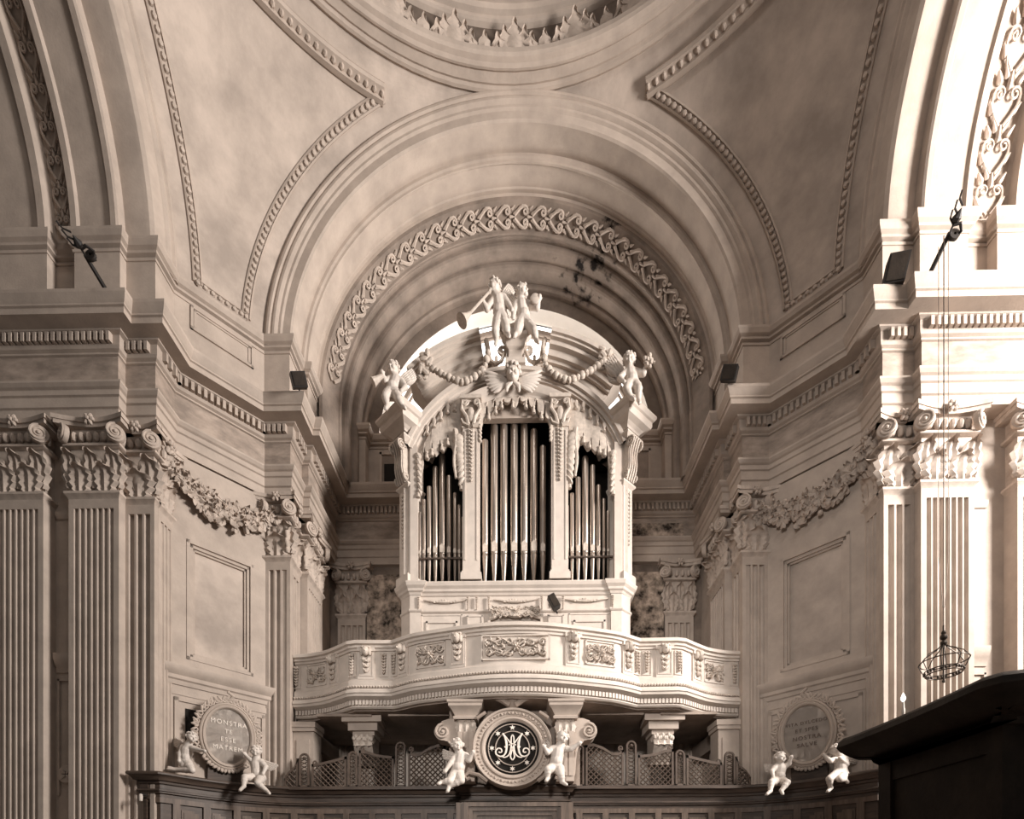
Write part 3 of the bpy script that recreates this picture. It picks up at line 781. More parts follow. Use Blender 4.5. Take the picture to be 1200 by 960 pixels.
botC = lerp([(ox(562),oz(516)),(ox(566),oz(500)),(ox(572),oz(496)),(ox(582),oz(486)),(ox(594),oz(478)),(ox(604),oz(482)),(ox(614),oz(478)),(ox(626),oz(486)),(ox(636),oz(496)),(ox(642),oz(500)),(ox(646),oz(516))])
valance('centre_valance', ox(562), ox(646), arcC, botC, .155, [(ox(573),oz(497)),(ox(601),oz(484)),(ox(616),oz(484)),(ox(634),oz(497)),(ox(588),oz(484)),(ox(625),oz(490)),(ox(581),oz(490))], y0=-.10)
for sg in (-1,1):
    f = OM()
    for k in range(9): f.ell((sg*.665,-.10,oz(484+4.6*k)), (.035,.035,.05), 7, 5, Matrix.Rotation(sg*.5,3,'Y'))
    f.build('side_drop', M['gilt'], organ)
# corner towers
for fl in (False,True):
    Tt = TO @ Matrix.Translation((-2.08,.12,0)) @ Matrix.Rotation(rad(-40),4,'Z')
    t = MB(T=Tt, flip=fl)
    t.box(-.13,.13,-.08,.3,7.33,10.0)
    sp = [(-.13,.3),(-.13,-.08),(.13,-.08),(.13,.3)]
    t.plan_sweep(sp, [(-.05,7.33),(.05,7.33),(.05,7.48),(.02,7.52),(-.05,7.53)])
    t.plan_sweep(sp, [(-.05,9.14),(.0,9.14),(.05,9.19),(.05,9.22),(-.05,9.23)])
    t.build('corner_pilaster', M['cream'], organ)
    t = MB(T=Tt, flip=fl)
    prof = []
    for i in range(15):
        q = i/14; prof.append((-.08-.03-.17*(.5-.5*cos(PI*q))-.05*sin(2*PI*q), 9.24+.72*q))
    poly = prof+[(.1,9.96),(.1,9.24)]
    t.add([(-.12,y,z) for y,z in poly]+[(.12,y,z) for y,z in poly], [tuple(range(len(poly))), tuple(range(len(poly),2*len(poly)))[::-1]]+[(i,(i+1)%len(poly),len(poly)+(i+1)%len(poly),len(poly)+i) for i in range(len(poly))])
    for s2 in (-1,1):
        for (yy,zz,R) in ((-.24,9.86,.10),(-.13,9.32,.075)):
            pts = [(s2*.13, yy+R*(1-.75*k/20)*cos(k*.6), zz+R*(1-.75*k/20)*sin(k*.6)) for k in range(21)]
            t.tube(pts, .018, 5)
    for k in range(4): t.tube([(-.09+.06*k, y-.015, z) for y,z in prof], .018, 5)
    t.build('scroll_console', M['gilt'], organ)
    t = MB(T=Tt, flip=fl); drop_relief(t, .17, 1.05, Matrix.Translation((0,-.085,9.08)), False); t.build('husk_drop', M['gilt'], organ)
    t = MB(T=Tt, flip=fl)
    ep = [(-.15,.5),(-.15,-.18),(.15,-.18),(.15,.5)]
    t.plan_sweep(ep, [(-.1,9.93),(.02,9.93),(.04,9.96),(.08,10.0),(.08,10.03),(.0,10.04),(.0,10.13),(-.1,10.13)])
    t.box(-.15,.15,-.18,.5,9.93,10.47)
    t.plan_sweep(ep, [(-.1,10.13),(.02,10.13),(.04,10.16),(.09,10.20),(.18,10.24),(.20,10.29),(.20,10.36),(.23,10.38),(.26,10.43),(.26,10.47),(-.1,10.48)])
    t.build('corner_cornice', M['cream'], organ, 14)
# broken pediment
for a0,a1 in ((48,77),(103,132)):
    p = OM()
    p.lathe([(2.42,.62),(2.42,.25),(2.47,.22),(2.47,.27),(2.68,.27),(2.68,.21),(2.73,.20),(2.74,.14),(2.84,.12),(2.86,.04),(2.94,.04),(2.95,-.02),(2.99,-.02),(3.0,-.06),(3.07,-.07),(3.07,.62)], 28, rad(a0), rad(a1), (0,0,AZ), 'y', closed=True)
    for q in (a0,a1):                                   # end caps
        a = rad(q); pr = [(2.42,.62),(2.42,.28),(2.66,.27),(2.75,.18),(2.87,.06),(3.07,-.04),(3.07,.62)]
        p.add([(-r*cos(a), y, AZ+r*sin(a)) for r,y in pr], [tuple(range(len(pr)))])
    p.build('broken_pediment', M['cream'], organ, 14)
    p = OM(); q = a1 if a0 < 90 else a0; a = rad(q+(2.2 if a0 < 90 else -2.2)); sg = -1 if a0 < 90 else 1
    p.tube(spiral_pts((-2.55*cos(a),.25,AZ+2.55*sin(a)), .14, 1.6, .2, PI/2, sg), .04, 7)
    p.tube([(-3.0*cos(a),.12,AZ+3.0*sin(a)),(-2.85*cos(a),.12,AZ+2.85*sin(a)),(-2.62*cos(a),.2,AZ+2.62*sin(a))], .05, 7)
    p.build('pediment_scroll', M['gilt'], organ)
# central pedestal with side scrolls
p = OM()
hp = [(-.13,.2),(-.13,-.12),(.13,-.12),(.13,.2)]; z0,z1 = oz(436),oz(399)
p.plan_sweep(hp, [(-.1,z0),(.06,z0),(.06,z0+.1),(.0,z0+.16),(-.02,z0+.3),(.03,z0+.34),(.05,z0+.42),(.05,z1-.14),(.09,z1-.10),(.09,z1-.03),(-.1,z1)])
p.box(-.12,.12,-.11,.2,z0,z1)
p.build('pedestal', M['cream'], organ)
for sg in (-1,1):
    p = OM()
    p.tube([(sg*.2,-.02,oz(414)),(sg*.26,-.02,oz(424)),(sg*.36,-.02,oz(428)),(sg*.46,-.02,oz(424)),(sg*.52,-.02,oz(416))], .035, 7)
    p.tube(spiral_pts((sg*.24,-.02,oz(412)), .09, 1.4, .25, -PI/2, sg), .028, 6)
    p.tube([(sg*.36,0,oz(428)),(sg*.36,0,oz(418))], .03, 6)
    p.tube([(sg*.16,.12,oz(424)),(sg*.48,.12,oz(424))], .02, 6)
    p.build('scroll_bracket', M['gilt'], organ)
    g = OM(sg>0); k = 0
    line = [(572,420),(569,436),(562,445),(552,451),(542,454),(532,451),(522,446),(513,441),(505,435),(500,430)]
    for (xa,ya),(xb,yb) in zip(line, line[1:]):
        for q in (0,.5):
            x = ox(xa+(xb-xa)*q); z = oz(ya+(yb-ya)*q); r = .075 if k % 2 else .055
            g.ell((x,-.12,z), (r,.06,r*.85), 8, 6, Matrix.Rotation(k,3,'Y')); k += 1
    for q in range(14):
        g.ell((ox(500)+random.uniform(-.1,.12),-.1+random.uniform(-.06,.06),oz(432)+random.uniform(-.22,.22)), (.09,.04,.05), 7, 4, Matrix.Rotation(q*1.3,3,'Y'))
    g.build('fruit_garland', M['gilt'], organ)
# winged head above the centre bay
h = OM(); hx, hz = ox(601,-.24), oz(438,-.24)
h.ell((hx,-.24,hz), (.12,.12,.15), 14, 10); h.ell((hx,-.36,hz-.03), (.022,.025,.03), 7, 5)
for sg in (-1,1): h.ell((hx+sg*.05,-.32,hz-.05), .045, 8, 6); h.ell((hx+sg*.045,-.345,hz+.015), (.02,.012,.010), 6, 4)
h.ell((hx,-.34,hz-.085), (.03,.02,.012), 6, 4); h.ell((hx,-.30,hz-.12), (.06,.06,.05), 8, 6)
wh = h.build('winged_head', M['marble'], organ)
hh = OM()
for i in range(26):
    a = i*2.4; q = i/26; z = hz+.03+.13*q; r = .125*math.sqrt(max(.05,1-q*q*.9)); yy = -.24+r*sin(a)
    if yy < -.32 and z < hz+.08: continue
    hh.ell((hx+r*cos(a), yy, z), .04, 7, 5)
hh.build('curls', M['marble'], wh)
for sg in (-1,1):
    wg = OM()
    for k in range(7):
        q = k/6; a = .35-.9*q; L = .48-.16*q
        p0 = Vector((hx+sg*.10,-.20,hz-.06-.08*q)); p1 = p0+Vector((sg*L*cos(a),.02,L*sin(a)))
        wg.ell((p0+p1)/2, (L/2,.03,.045), 8, 5, Matrix.Rotation(-sg*a,3,'Y'))
    for k in range(5):
        q = k/4; wg.ell((hx+sg*(.06+.05*q),-.23,hz-.18-.06*q), (.10,.03,.035), 7, 5, Matrix.Rotation(sg*(.7+.2*k),3,'Y'))
    wg.build('wing', M['marble'], wh)
# pipes
def pipe(px, top, r, y=.16, mouth=651):
    s = (OY+y)/F; x = (px-603)*s-OC; z0 = 7.33; zm = EYE+(HY-mouth)*s; zt = EYE+(HY-top)*s
    mb = OM()
    mb.lathe([(r*.26,z0),(r*.34,z0+.03),(r*.92,zm-.05),(r*.98,zm-.01),(r*.9,zm),(r*.9,zm+.03),(r,zm+.045),(r,zt-.015),(r*.96,zt),(r*.85,zt),(r*.8,zt-.05)], 16, c=(x,y,0))
    o = mb.build('organ_pipe', M['tin'], organ)
    mt = OM(); L = r*3.4
    mt.prism([(x-r*.68,zm+.04),(x+r*.68,zm+.04),(x+r*.68,zm+L*.8),(x,zm+L),(x-r*.68,zm+L*.8)], y-r*1.03, y-r*.6, 'y')
    mt.build('mouth_plate', M['gilt'], o)
for px, top in zip((568.5,579.3,590.5,602.5,614.3,625.5,636), (517,499,486,486,486,506,525)): pipe(px, top, .073 if px not in (568.5,636) else .062)
for px, top, r in ((491.7,600,.03),(496.8,585,.034),(502.8,570,.044),(510,547,.052),(518.2,533,.062),(526,558,.05),(533,578,.04),(538,592,.034),(542.2,606,.026)): pipe(px, top, r)
for px, top, r in ((659.5,606,.026),(664.6,594,.034),(670.3,580,.04),(677.3,562,.05),(685.5,538,.062),(694,548,.052),(701,571,.044),(707,587,.034),(712,601,.03)): pipe(px, top, r)
for fl in (False,True):
    r = OM(fl); r.box(-1.86,-.99,.10,.13,7.86,7.89); r.build('pipe_rail', M['wood'], organ)

# ================================================================== BALCONY
BL = (.016, 9.0, OB-.07)
bal = thing('balcony', 'curved organ balcony with carved cream parapet and dentil band', 'balcony', BL)
TB = Matrix.Translation((0,-BL[1],-BL[2]))
def BM(flip=False): return MB(T=TB, flip=flip)
def catmull(P, n=5):
    out = []
    for i in range(len(P)-1):
        p0 = P[max(i-1,0)]; p1 = P[i]; p2 = P[i+1]; p3 = P[min(i+2,len(P)-1)]
        for k in range(n):
            t = k/n
            out.append(tuple(.5*((2*p1[j])+(-p0[j]+p2[j])*t+(2*p0[j]-5*p1[j]+4*p2[j]-p3[j])*t*t+(-p0[j]+3*p1[j]-3*p2[j]+p3[j])*t**3) for j in (0,1)))
    out.append(P[-1]); return out
h1 = catmull([(-4.11,9.60),(-3.83,9.57),(-3.48,9.45),(-3.2,9.27),(-2.95,9.09)])
h3 = catmull([(-2.16,9.07),(-1.77,8.84),(-1.45,8.73),(-1.13,8.64),(-.7,8.53),(-.35,8.475),(0,8.46)])
half = h1+[(-2.79,9.05)]+h3
PB = half+[(-x,y) for x,y in reversed(half[:-1])]
m = BM(); m.plan_sweep(PB, [(-.30,5.715),(-.07,5.715),(-.065,5.75),(-.035,5.76),(-.035,5.80),(0.01,5.812),(.01,5.86),(-.01,5.88),(-.30,5.88)]); m.build('handrail', M['cream'], bal, 18)
m = BM(); m.plan_sweep(PB, [(-.27,5.1),(-.10,5.1),(-.10,5.75),(-.27,5.75)]); m.plan_sweep(PB, [(-.27,5.0),(-.04,5.0),(-.04,5.18),(-.06,5.20),(-.08,5.225),(-.27,5.23)]); m.build('parapet_wall', M['cream'], bal, 18)
m = BM(); m.plan_sweep(PB, [(-.30,4.72),(-.13,4.72),(-.10,4.745),(-.10,4.76),(-.12,4.77),(-.12,4.86),(-.08,4.87),(-.05,4.885),(.0,4.90),(.01,4.94),(.03,4.95),(.03,4.985),(.0,5.0),(-.01,5.03),(-.04,5.055),(-.3,5.06)]); m.build('base_moulding', M['cream'], bal, 18)
def along(path, d):
    """points, tangents, lengths of a plan path shifted by d"""
    out = []; n = len(path)
    for i in range(n):
        a = Vector(path[max(i-1,0)]); b_ = Vector(path[min(i+1,n-1)]); t = (b_-a).normalized(); p = Vector(path[i])+Vector((t.y,-t.x))*d
        out.append((p, t))
    return out
def step_along(path, d, step):
    A = along(path, d); acc = step/2
    for (p,t),(q,u) in zip(A, A[1:]):
        L = (q-p).length
        while acc < L: yield p.lerp(q, acc/L), t.lerp(u, acc/L).normalized(); acc += step
        acc -= L
def fr_at(p, t): return Matrix(((t.x,-t.y,0,p.x),(t.y,t.x,0,p.y),(0,0,1,0),(0,0,0,1)))
m = BM()
for p, t in step_along(PB, -.11, .062): m.box(-.02,.02,-.035,.02,4.775,4.855, fr_at(p,t))
m.build('dentil_band', M['cream'], bal, kind='stuff')
m = BM()
for p, t in step_along(PB, -.02, .05): m.ell((0,-.01,5.065), (.03,.03,.022), 6, 4, Matrix.Rotation(.6,3,'Y'), fr_at(p,t))
m.build('rope_moulding', M['gilt'], bal, kind='stuff')
def face_at(px):
    A = along(PB, -.10); best = None
    for (p,t),(q,u) in zip(A, A[1:]):
        a = px_of(p.x+BL[0], p.y); b_ = px_of(q.x+BL[0], q.y)
        if a <= px <= b_ or best is None:
            k = 0 if b_ == a else (px-a)/(b_-a)
            best = (p.lerp(q,k), (q-p).normalized())
            if a <= px <= b_: return best
    return best
rng = random.Random(11)
for off, wd, kind in ((0,1.12,'c'),(67,.20,'m'),(99,.54,'c'),(131,.17,'m'),(142,.12,'d'),(154,.14,'d'),(174.5,.22,'m'),(191,.13,'d'),(212,.19,'m'),(232.5,.44,'c'),(256,.13,'d')):
    for sg in ((0,) if off == 0 else (-1,1)):
        p, t = face_at(604+sg*off); X = fr_at(p, t)
        if kind == 'c':
            g = BM(); 
            for a,b_,c,d in ((-wd/2,-wd/2+.022,5.29,5.70),(wd/2-.022,wd/2,5.29,5.70),(-wd/2,wd/2,5.29,5.312),(-wd/2,wd/2,5.678,5.70)): g.box(a,b_,-.022,.02,c,d,X)
            o = g.build('panel_frame', M['cream'], bal)
            g = BM(); scroll_relief(g, wd*.88, .36, X @ Matrix.Translation((0,-.004,5.49)) @ Matrix.Diagonal((1,2.2,1,1)), rng); g.build('carving', M['gilt'], o)
        else:
            g = BM(); w2 = wd/2+.035
            if kind == 'm': g.box(-w2,w2,-.03,.02,5.22,5.76,X); g.box(-w2-.01,w2+.01,-.06,.02,5.70,5.78,X); y = -.03
            else: y = -.004
            for a,b_,c,d in ((-wd/2-.01,-wd/2,5.27,5.69),(wd/2,wd/2+.01,5.27,5.69),(-wd/2,wd/2,5.27,5.28),(-wd/2,wd/2,5.68,5.69)): g.box(a,b_,y-.012,y+.03,c,d,X)
            o = g.build('narrow_panel', M['cream'], bal)
            g = BM(); drop_relief(g, .20 if kind == 'm' else .12, .46 if kind == 'm' else .36, X @ Matrix.Translation((0,y,5.78 if kind == 'm' else 5.67)) @ Matrix.Diagonal((1,1.7,1,1)), kind == 'm')
            g.build('carving', M['gilt'], o)
s = BM(); A = [tuple(p) for p,t in along(PB, -.2)]
s.prism(A+[(4.05,11.5),(-4.05,11.5)], 4.70, 5.02, 'z')
for x0,x1 in ((-3.6,-2.6),(-2.3,-1.2),(1.2,2.3),(2.6,3.6)): s.box(x0,x1,9.4,10.9,4.66,4.71); s.box(x0+.12,x1-.12,9.52,10.8,4.655,4.67)
s.build('floor_slab', M['stone_dark'], bal)
# ================================================================== UNDER THE BALCONY
def console(cx, label, group):
    t = thing('scroll_console', label, 'bracket', (cx, 9.72, 3.85), 0, group)
    T = Matrix.Translation((0,0,-3.85))
    m = MB(T=T); m.prism([(-.36,-.28),(.36,-.28),(.30,.3),(-.30,.3)], 4.58, 4.69); m.prism([(-.27,-.2),(.27,-.2),(.27,.3),(-.27,.3)], 4.44, 4.58)
    m.prism([(-.20,-.14),(.20,-.14),(.2,.3),(-.2,.3)], 4.36, 4.44); m.build('abacus', M['stone'], t)
    m = MB(T=T)
    pr = [(-.16-.05*sin(i/12*PI*1.6)+.16*(i/12)**1.5, 4.36-.52*i/12) for i in range(13)]
    rows = [[(-.17,y,z),(-.17,.3,z),(.17,.3,z),(.17,y,z),(.09,y-.02,z),(0,y,z),(-.09,y-.02,z)] for y,z in pr]
    m.skin(rows, closed_u=True, cap=True)
    for s in (-1,1): m.tube(spiral_pts((s*.17,-.1,4.27), .09, 1.6, .2, 0, 1, (0,1,0)), .02, 5)
    m.build('scroll', M['stone'], t)
    m = MB(T=T)
    for k in range(3): leaf(m, Matrix.Translation((-.11+.11*k,-.17,4.20)) @ Matrix.Rotation(PI,4,'X') @ Matrix.Rotation(PI,4,'Z') @ Matrix.Translation((0,0,-.12)), .12, .22, .05, .015, 3, 4, 8)
    for k in range(10): m.ell((-.16+.32*k/9,-.20,4.30+.03*sin(k*2)), (.035,.03,.045), 7, 5)
    m.build('leaf_carving', M['gilt'], t); return t
console(-2.78, 'scrolled bracket left under balcony, above the lattice screens', 'side brackets under the balcony')
console(2.70, 'scrolled bracket right under balcony, above the lattice screens', 'side brackets under the balcony')
def big_console(sg, label):
    t = thing('pilaster_bracket', label, 'bracket', (OC+sg*.84, 8.95, 3.36), 0, 'brackets flanking the monogram')
    T = Matrix.Translation((0,0,-3.36)); fl = sg > 0
    m = MB(T=T, flip=fl)
    m.box(-.15,.15,-.12,.3,3.36,4.42)
    for k in range(3): m.box(-.13+.095*k,-.06+.095*k,-.14,-.1,3.45,4.2)
    m.plan_sweep([(-.18,.4),(-.18,-.16),(.18,-.16),(.18,.4)], [(-.1,4.40),(.02,4.40),(.03,4.44),(.0,4.46),(.02,4.5),(.06,4.56),(.10,4.60),(.10,4.64),(.12,4.66),(.12,4.70),(-.1,4.70)]); m.box(-.16,.16,-.15,.4,4.40,4.69)
    m.build('shaft', M['stone'], t)
    m = MB(T=T, flip=fl)
    for k in range(3): leaf(m, Matrix.Translation((-.11+.11*k,-.10,4.18)), .13, .24, .07, .015, 3, 4, 9)
    m.build('leaf_capital', M['gilt'], t)
    m = MB(T=T, flip=fl)                                # side wing ending in a volute
    c = (-.40,-.0,4.22); R = .145
    out = [(-.12,4.44),(-.30,4.44),(-.42,4.40)]+[(c[0]+R*cos(a), c[2]+R*sin(a)) for a in [rad(q) for q in range(95,276,15)]]+[(-.30,4.05),(-.22,3.98),(-.18,3.86),(-.16,3.7),(-.15,3.5),(-.12,3.4)]
    m.prism(out, -.06, .28, 'y')
    pts = spiral_pts((c[0],-.08,c[2]), R*.92, 1.9, .15, PI/2, 1); m.tube(pts, lambda q: .026-.010*q, 6)
    pts = [(x,-.07,z) for x,z in out[-6:]]; m.tube(pts, .022, 6)
    m.ell((c[0],-.09,c[2]), .03, 7, 5)
    m.build('volute_wing', M['stone'], t)
big_console(-1, 'fluted bracket with volute on the left of the round monogram')
big_console(1, 'fluted bracket with volute on the right of the round monogram')
bb = MB().box(-1.15,1.15,9.22,9.5,3.3,4.69); bb.box(-.55,.55,9.19,9.23,4.45,4.6)
bb.build('panel_board', M['stone_dark'], wall_back)
# round monogram
MY = 8.78; mc = W(600.5, 877, MY)
med = thing('round_medallion', 'round medallion with pale M and A monogram and stars on black', 'medallion', (mc.x, mc.y, 3.26))
T = Matrix.Translation((0,0,mc.z-3.26))
m = MB(T=T)
m.lathe([(.46,.08),(.46,-.02),(.485,-.05),(.51,-.05),(.53,-.02),(.54,-.03),(.615,-.045),(.625,-.07),(.655,-.08),(.67,-.04),(.67,.2)], 56, axis='y')
m.build('ring_frame', M['stone'], med)
m = MB(T=T)
for i in range(60):
    a = 2*PI*i/60
    if (i//10) % 2 == 0 or 1: m.ell((.578*cos(a),-.045,.578*sin(a)), (.028,.02,.012 if i%3 else .022), 6, 4, Matrix.Rotation(-a+(.7 if i%2 else -.7),3,'Y'))
m.build('ring_carving', M['stone'], med)
m = MB(T=T); m.lathe([(.0,.02),(.47,.02)], 48, axis='y'); m.lathe([(.0,.2),(.67,.2)], 48, axis='y'); m.build('black_disc', M['void'], med)
m = MB(T=T)
for R in (.285,.405):
    m.tube([(R*cos(2*PI*i/64),.005,R*sin(2*PI*i/64)) for i in range(65)], .009, 6)
m.tube([(.455*cos(2*PI*i/64),.0,.455*sin(2*PI*i/64)) for i in range(65)], .006, 6)
m.build('circle_lines', M['stone'], med)
def star(mb, cx, cz, R, y0, y1, n=6):
    mb.prism([(cx+(R if i%2==0 else R*.42)*sin(PI*i/n), cz+(R if i%2==0 else R*.42)*cos(PI*i/n)) for i in range(2*n)], y0, y1, 'y')
for k in range(8):
    m = MB(T=T); a = PI/4*k; star(m, .345*sin(a), .345*cos(a), .048, -.012, .012, 5 if k == 0 else 6); m.build('star', M['letter'], med)
m = MB(T=T); y = -.01; u = .47/430        # monogram drawn from its outline, units of the zoom
def mp(x, z): return ((x-510)*u, y, (490-z)*u)
def stroke(P, r): m.tube([mp(*p) for p in catmull(P, 6)], r, 6)
for sg in (-1,1):
    X = lambda x: 510+sg*(x-510)
    stroke([(X(360),265),(X(395),330),(X(412),420),(X(415),500),(X(395),580),(X(350),618),(X(300),612),(X(258),580),(X(255),530),(X(290),495),(X(335),505),(X(345),545),(X(318),560),(X(300),545)], lambda t: .016-.005*t)
    stroke([(X(360),265),(X(420),335),(X(480),420),(X(505),500)], .011)
    stroke([(X(385),300),(X(425),400),(X(425),500),(X(410),570)], .010)
    stroke([(X(510),285),(X(490),330),(X(487),420),(X(480),520),(X(450),600),(X(385),635),(X(340),610)], .011)
    stroke([(X(510),500),(X(490),560),(X(480),630),(X(510),675)], .012)
    m.prism([mp(X(385),470)[::2],mp(X(415),440)[::2],mp(X(440),470)[::2],mp(X(415),510)[::2]], -.02, .01, 'y')
stroke([(455,445),(510,425),(565,445)], .010)
m.build('monogram', M['letter'], med)
m = MB(T=T)
for sg in (-1,1):
    m.tube([(sg*.05,-.02,.72),(sg*.18,-.03,.80),(sg*.34,-.05,.86),(sg*.30,-.06,.92)], .05, 7); m.tube([(sg*.45,-.02,.60),(sg*.60,-.02,.5)], .03, 6)
    m.tube([(sg*.42,-.03,-.56),(sg*.56,-.05,-.46),(sg*.72,-.05,-.42),(sg*.80,-.05,-.47),(sg*.76,-.05,-.53),(sg*.71,-.05,-.50)], .035, 7)
m.lathe([(.06,.55),(.10,.66),(.15,.78),(.17,.80),(.0,.80)], 12, a0=PI, a1=2*PI, c=(0,.05,.08))
m.box(-.2,.2,-.12,.1,.84,.92)
m.build('scroll_crest', M['stone_dark'], med)

# ================================================================== WOODEN CHOIR SCREEN
LSC = [(-5.93,8.02),(-5.93,7.90),(-5.47,7.93)]+catmull([(-5.40,8.0),(-5.22,8.3),(-4.95,8.65),(-4.6,8.95),(-4.2,9.16),(-3.75,9.26)],4)+[(-1.06,9.27),(-1.06,9.08)]
PS = LSC+[(-x,y) for x,y in reversed(LSC)]
scr = thing('choir_screen', 'dark walnut panelled screen with moulded ledge running under the lattice', 'screen', (0,9.3,0))
TS = Matrix.Translation((0,-9.3,0))
m = MB(T=TS); m.plan_sweep(PS, [(-.22,3.36),(.0,3.36),(.015,3.34),(.015,3.315),(-.01,3.30),(-.035,3.27),(-.05,3.235),(-.09,3.225),(-.095,3.19),(-.12,3.175),(-.12,3.11),(-.085,3.10),(-.08,3.075),(-.10,3.065),(-.10,3.045),(-.14,3.03),(-.14,2.95),(-.26,2.95)]); m.build('ledge', M['wood'], scr)
m = MB(T=TS); m.prism([(-4.0,9.2),(4.0,9.2),(4.0,9.62),(-4.0,9.62)], 3.30, 3.355); m.build('ledge_top', M['wood'], scr)
m = MB(T=TS); m.plan_sweep(PS, [(-.17,0),(-.17,2.97),(-.22,2.97),(-.22,0)]); m.build('back_boards', M['wood'], scr)
m = MB(T=TS)
for p, t in step_along(LSC[3:-1], -.17, .47): 
    for fl in (False,True): m.flip = fl; m.box(-.055,.055,-.035,.02,0,2.97,fr_at(p,t))
m.flip = False
m.plan_sweep(PS, [(-.18,.0),(-.10,.0),(-.10,.3),(-.18,.35)]); m.plan_sweep(PS, [(-.18,2.90),(-.135,2.90),(-.135,2.98),(-.18,2.98)])
m.build('stiles', M['wood_mid'], scr)
for p, t in step_along(LSC[3:-1], -.17, .47):
    p2 = p+t*.235
    for fl in (False,True):
        m = MB(T=TS, flip=fl); X = fr_at(p2,t); m.box(-.15,.15,-.012,.03,.5,2.82,X); m.box(-.12,.12,-.022,.03,.55,2.78,X)
        m.build('raised_panel', M['wood_mid'], scr)
m = MB(T=TS)                                            # central door case
for e,y,z in ((0,8.90,3.02),(.07,8.94,2.95),(.14,8.98,2.88),(.21,9.02,2.81)):
    w_ = .86-e; m.box(-w_,-w_+.072,y,9.25,0,z-.072); m.box(w_-.072,w_,y,9.25,0,z-.072); m.box(-w_,w_,y,9.25,z-.072,z)
m.box(-1.0,-.84,8.93,9.25,0,3.02); m.box(.84,1.0,8.93,9.25,0,3.02)
m.build('door_case', M['wood_mid'], scr)
m = MB(T=TS); m.box(-.62,.62,9.05,9.2,0,2.80); m.build('doorway_back', M['wood'], scr)
for fl in (False,True):
    d = MB(T=TS, flip=fl); d.box(-.61,-.02,9.03,9.06,.05,2.74); d.box(-.55,-.08,9.01,9.04,1.6,2.68); d.build('door_leaf', M['wood_mid'], scr)

# ================================================================== LATTICE SCREENS
def lattice(x0, x1, top, label, post=None, flip=False, Y=9.44):
    """x0..x1 and top(q) in metres; post = (xa, xb, height)"""
    xs = -1 if flip else 1
    t = thing('lattice_screen', label, 'lattice screen', (xs*(x0+x1)/2+OC, Y, 3.357), 0, 'pierced wooden lattice screens on the ledge')
    T = Matrix.Translation((-(x0+x1)/2, 0, 0)); zf = lambda x: top((x-x0)/(x1-x0))
    m = MB(T=T, flip=flip); n = 24
    rows = []
    for i in range(n+1):
        x = x0+(x1-x0)*i/n; z = zf(x); rows.append([(x,-.02,z),(x,.02,z),(x,.02,z-.05),(x,-.02,z-.05)])
    m.skin(rows, closed_u=True, cap=True)
    m.box(x0,x0+.035,-.02,.02,0,zf(x0)); m.box(x1-.035,x1,-.02,.02,0,zf(x1)); m.box(x0,x1,-.02,.02,0,.045)
    q = max((0,1), key=lambda k: 0)
    m.tube(spiral_pts((x0+.05,-.0,zf(x0)+.02), .05, 1.3, .3, -PI/2, 1), .016, 6)
    m.build('frame', M['lattice'], t)
    m = MB(T=T, flip=flip); H = max(top(k/20) for k in range(21)); pitch = .098
    for sg in (-1,1):
        k = -int((H+x1-x0)/pitch)-2
        for k in range(k, int((H+x1-x0)/pitch)+3):
            c = k*pitch; seg = []
            for i in range(61):
                z = .02+H*i/60; x = x0+c+sg*z*1.0
                ok = x0+.02 <= x <= x1-.02 and z <= zf(x)-.02
                if ok: seg.append((x,z))
                elif seg: break
            if len(seg) > 1:
                (xa,za),(xb,zb) = seg[0],seg[-1]; m.tube([(xa,.006*sg,za),(xb,.006*sg,zb)], .0125, 4)
    m.build('lattice', M['lattice'], t)
    if post:
        xa,xb,hp = post; m = MB(T=T, flip=flip); w_ = (xb-xa)/2; cx = (xa+xb)/2
        m.box(xa,xa+.03,-.03,.03,0,hp-w_); m.box(xb-.03,xb,-.03,.03,0,hp-w_); m.box(xa,xb,-.03,.03,0,.06)
        m.tube([(cx+(w_-.015)*cos(PI*i/12),0,hp-w_+(w_-.015)*sin(PI*i/12)) for i in range(13)], .022, 6)
        m.ell((cx,0,hp-w_+.01), .03, 7, 5)
        for i in range(int((hp-w_)/.07)):
            z = .08+.07*i; m.tube([(xa+.02,0,z),(xb-.02,0,z+.07)], .009, 4); m.tube([(xb-.02,0,z),(xa+.02,0,z+.07)], .009, 4)
        m.build('pierced_post', M['lattice'], t)
LY = 9.44; lx = lambda px: (px-604)*LY/F; lz = lambda py: EYE+(HY-py)*LY/F-3.357
def topf(*pts):
    f = lerp([(q, lz(py)) for q, py in pts]); return f
for fl in (False,True):
    s = 'right' if fl else 'left'
    lattice(lx(331), lx(348), topf((0,912),(.3,904),(.7,898),(1,888)), 'small sloping end piece of lattice beside the %s canted wall' % s, (lx(349),lx(361),lz(882)), fl)
    lattice(lx(364), lx(405), topf((0,895),(.3,893),(.6,890),(1,886)), 'low lattice screen under the plain lit panel, %s of the bracket' % s if not fl else 'low lattice screen before pale door panel, at the right end', (lx(407),lx(418),lz(880)), fl)
    lattice(lx(420), lx(461), topf((0,879),(.25,880),(.45,883),(.7,885),(1,886)), 'lattice screen standing in front of the %s scrolled bracket' % s, (lx(463),lx(475),lz(869)), fl)
    lattice(lx(478), lx(522), topf((0,879),(.12,883),(.3,883),(.55,876),(.8,872),(1,874)), 'tallest wavy lattice screen next to the %s cherub by monogram' % s, (lx(524),lx(534),lz(874)), fl)

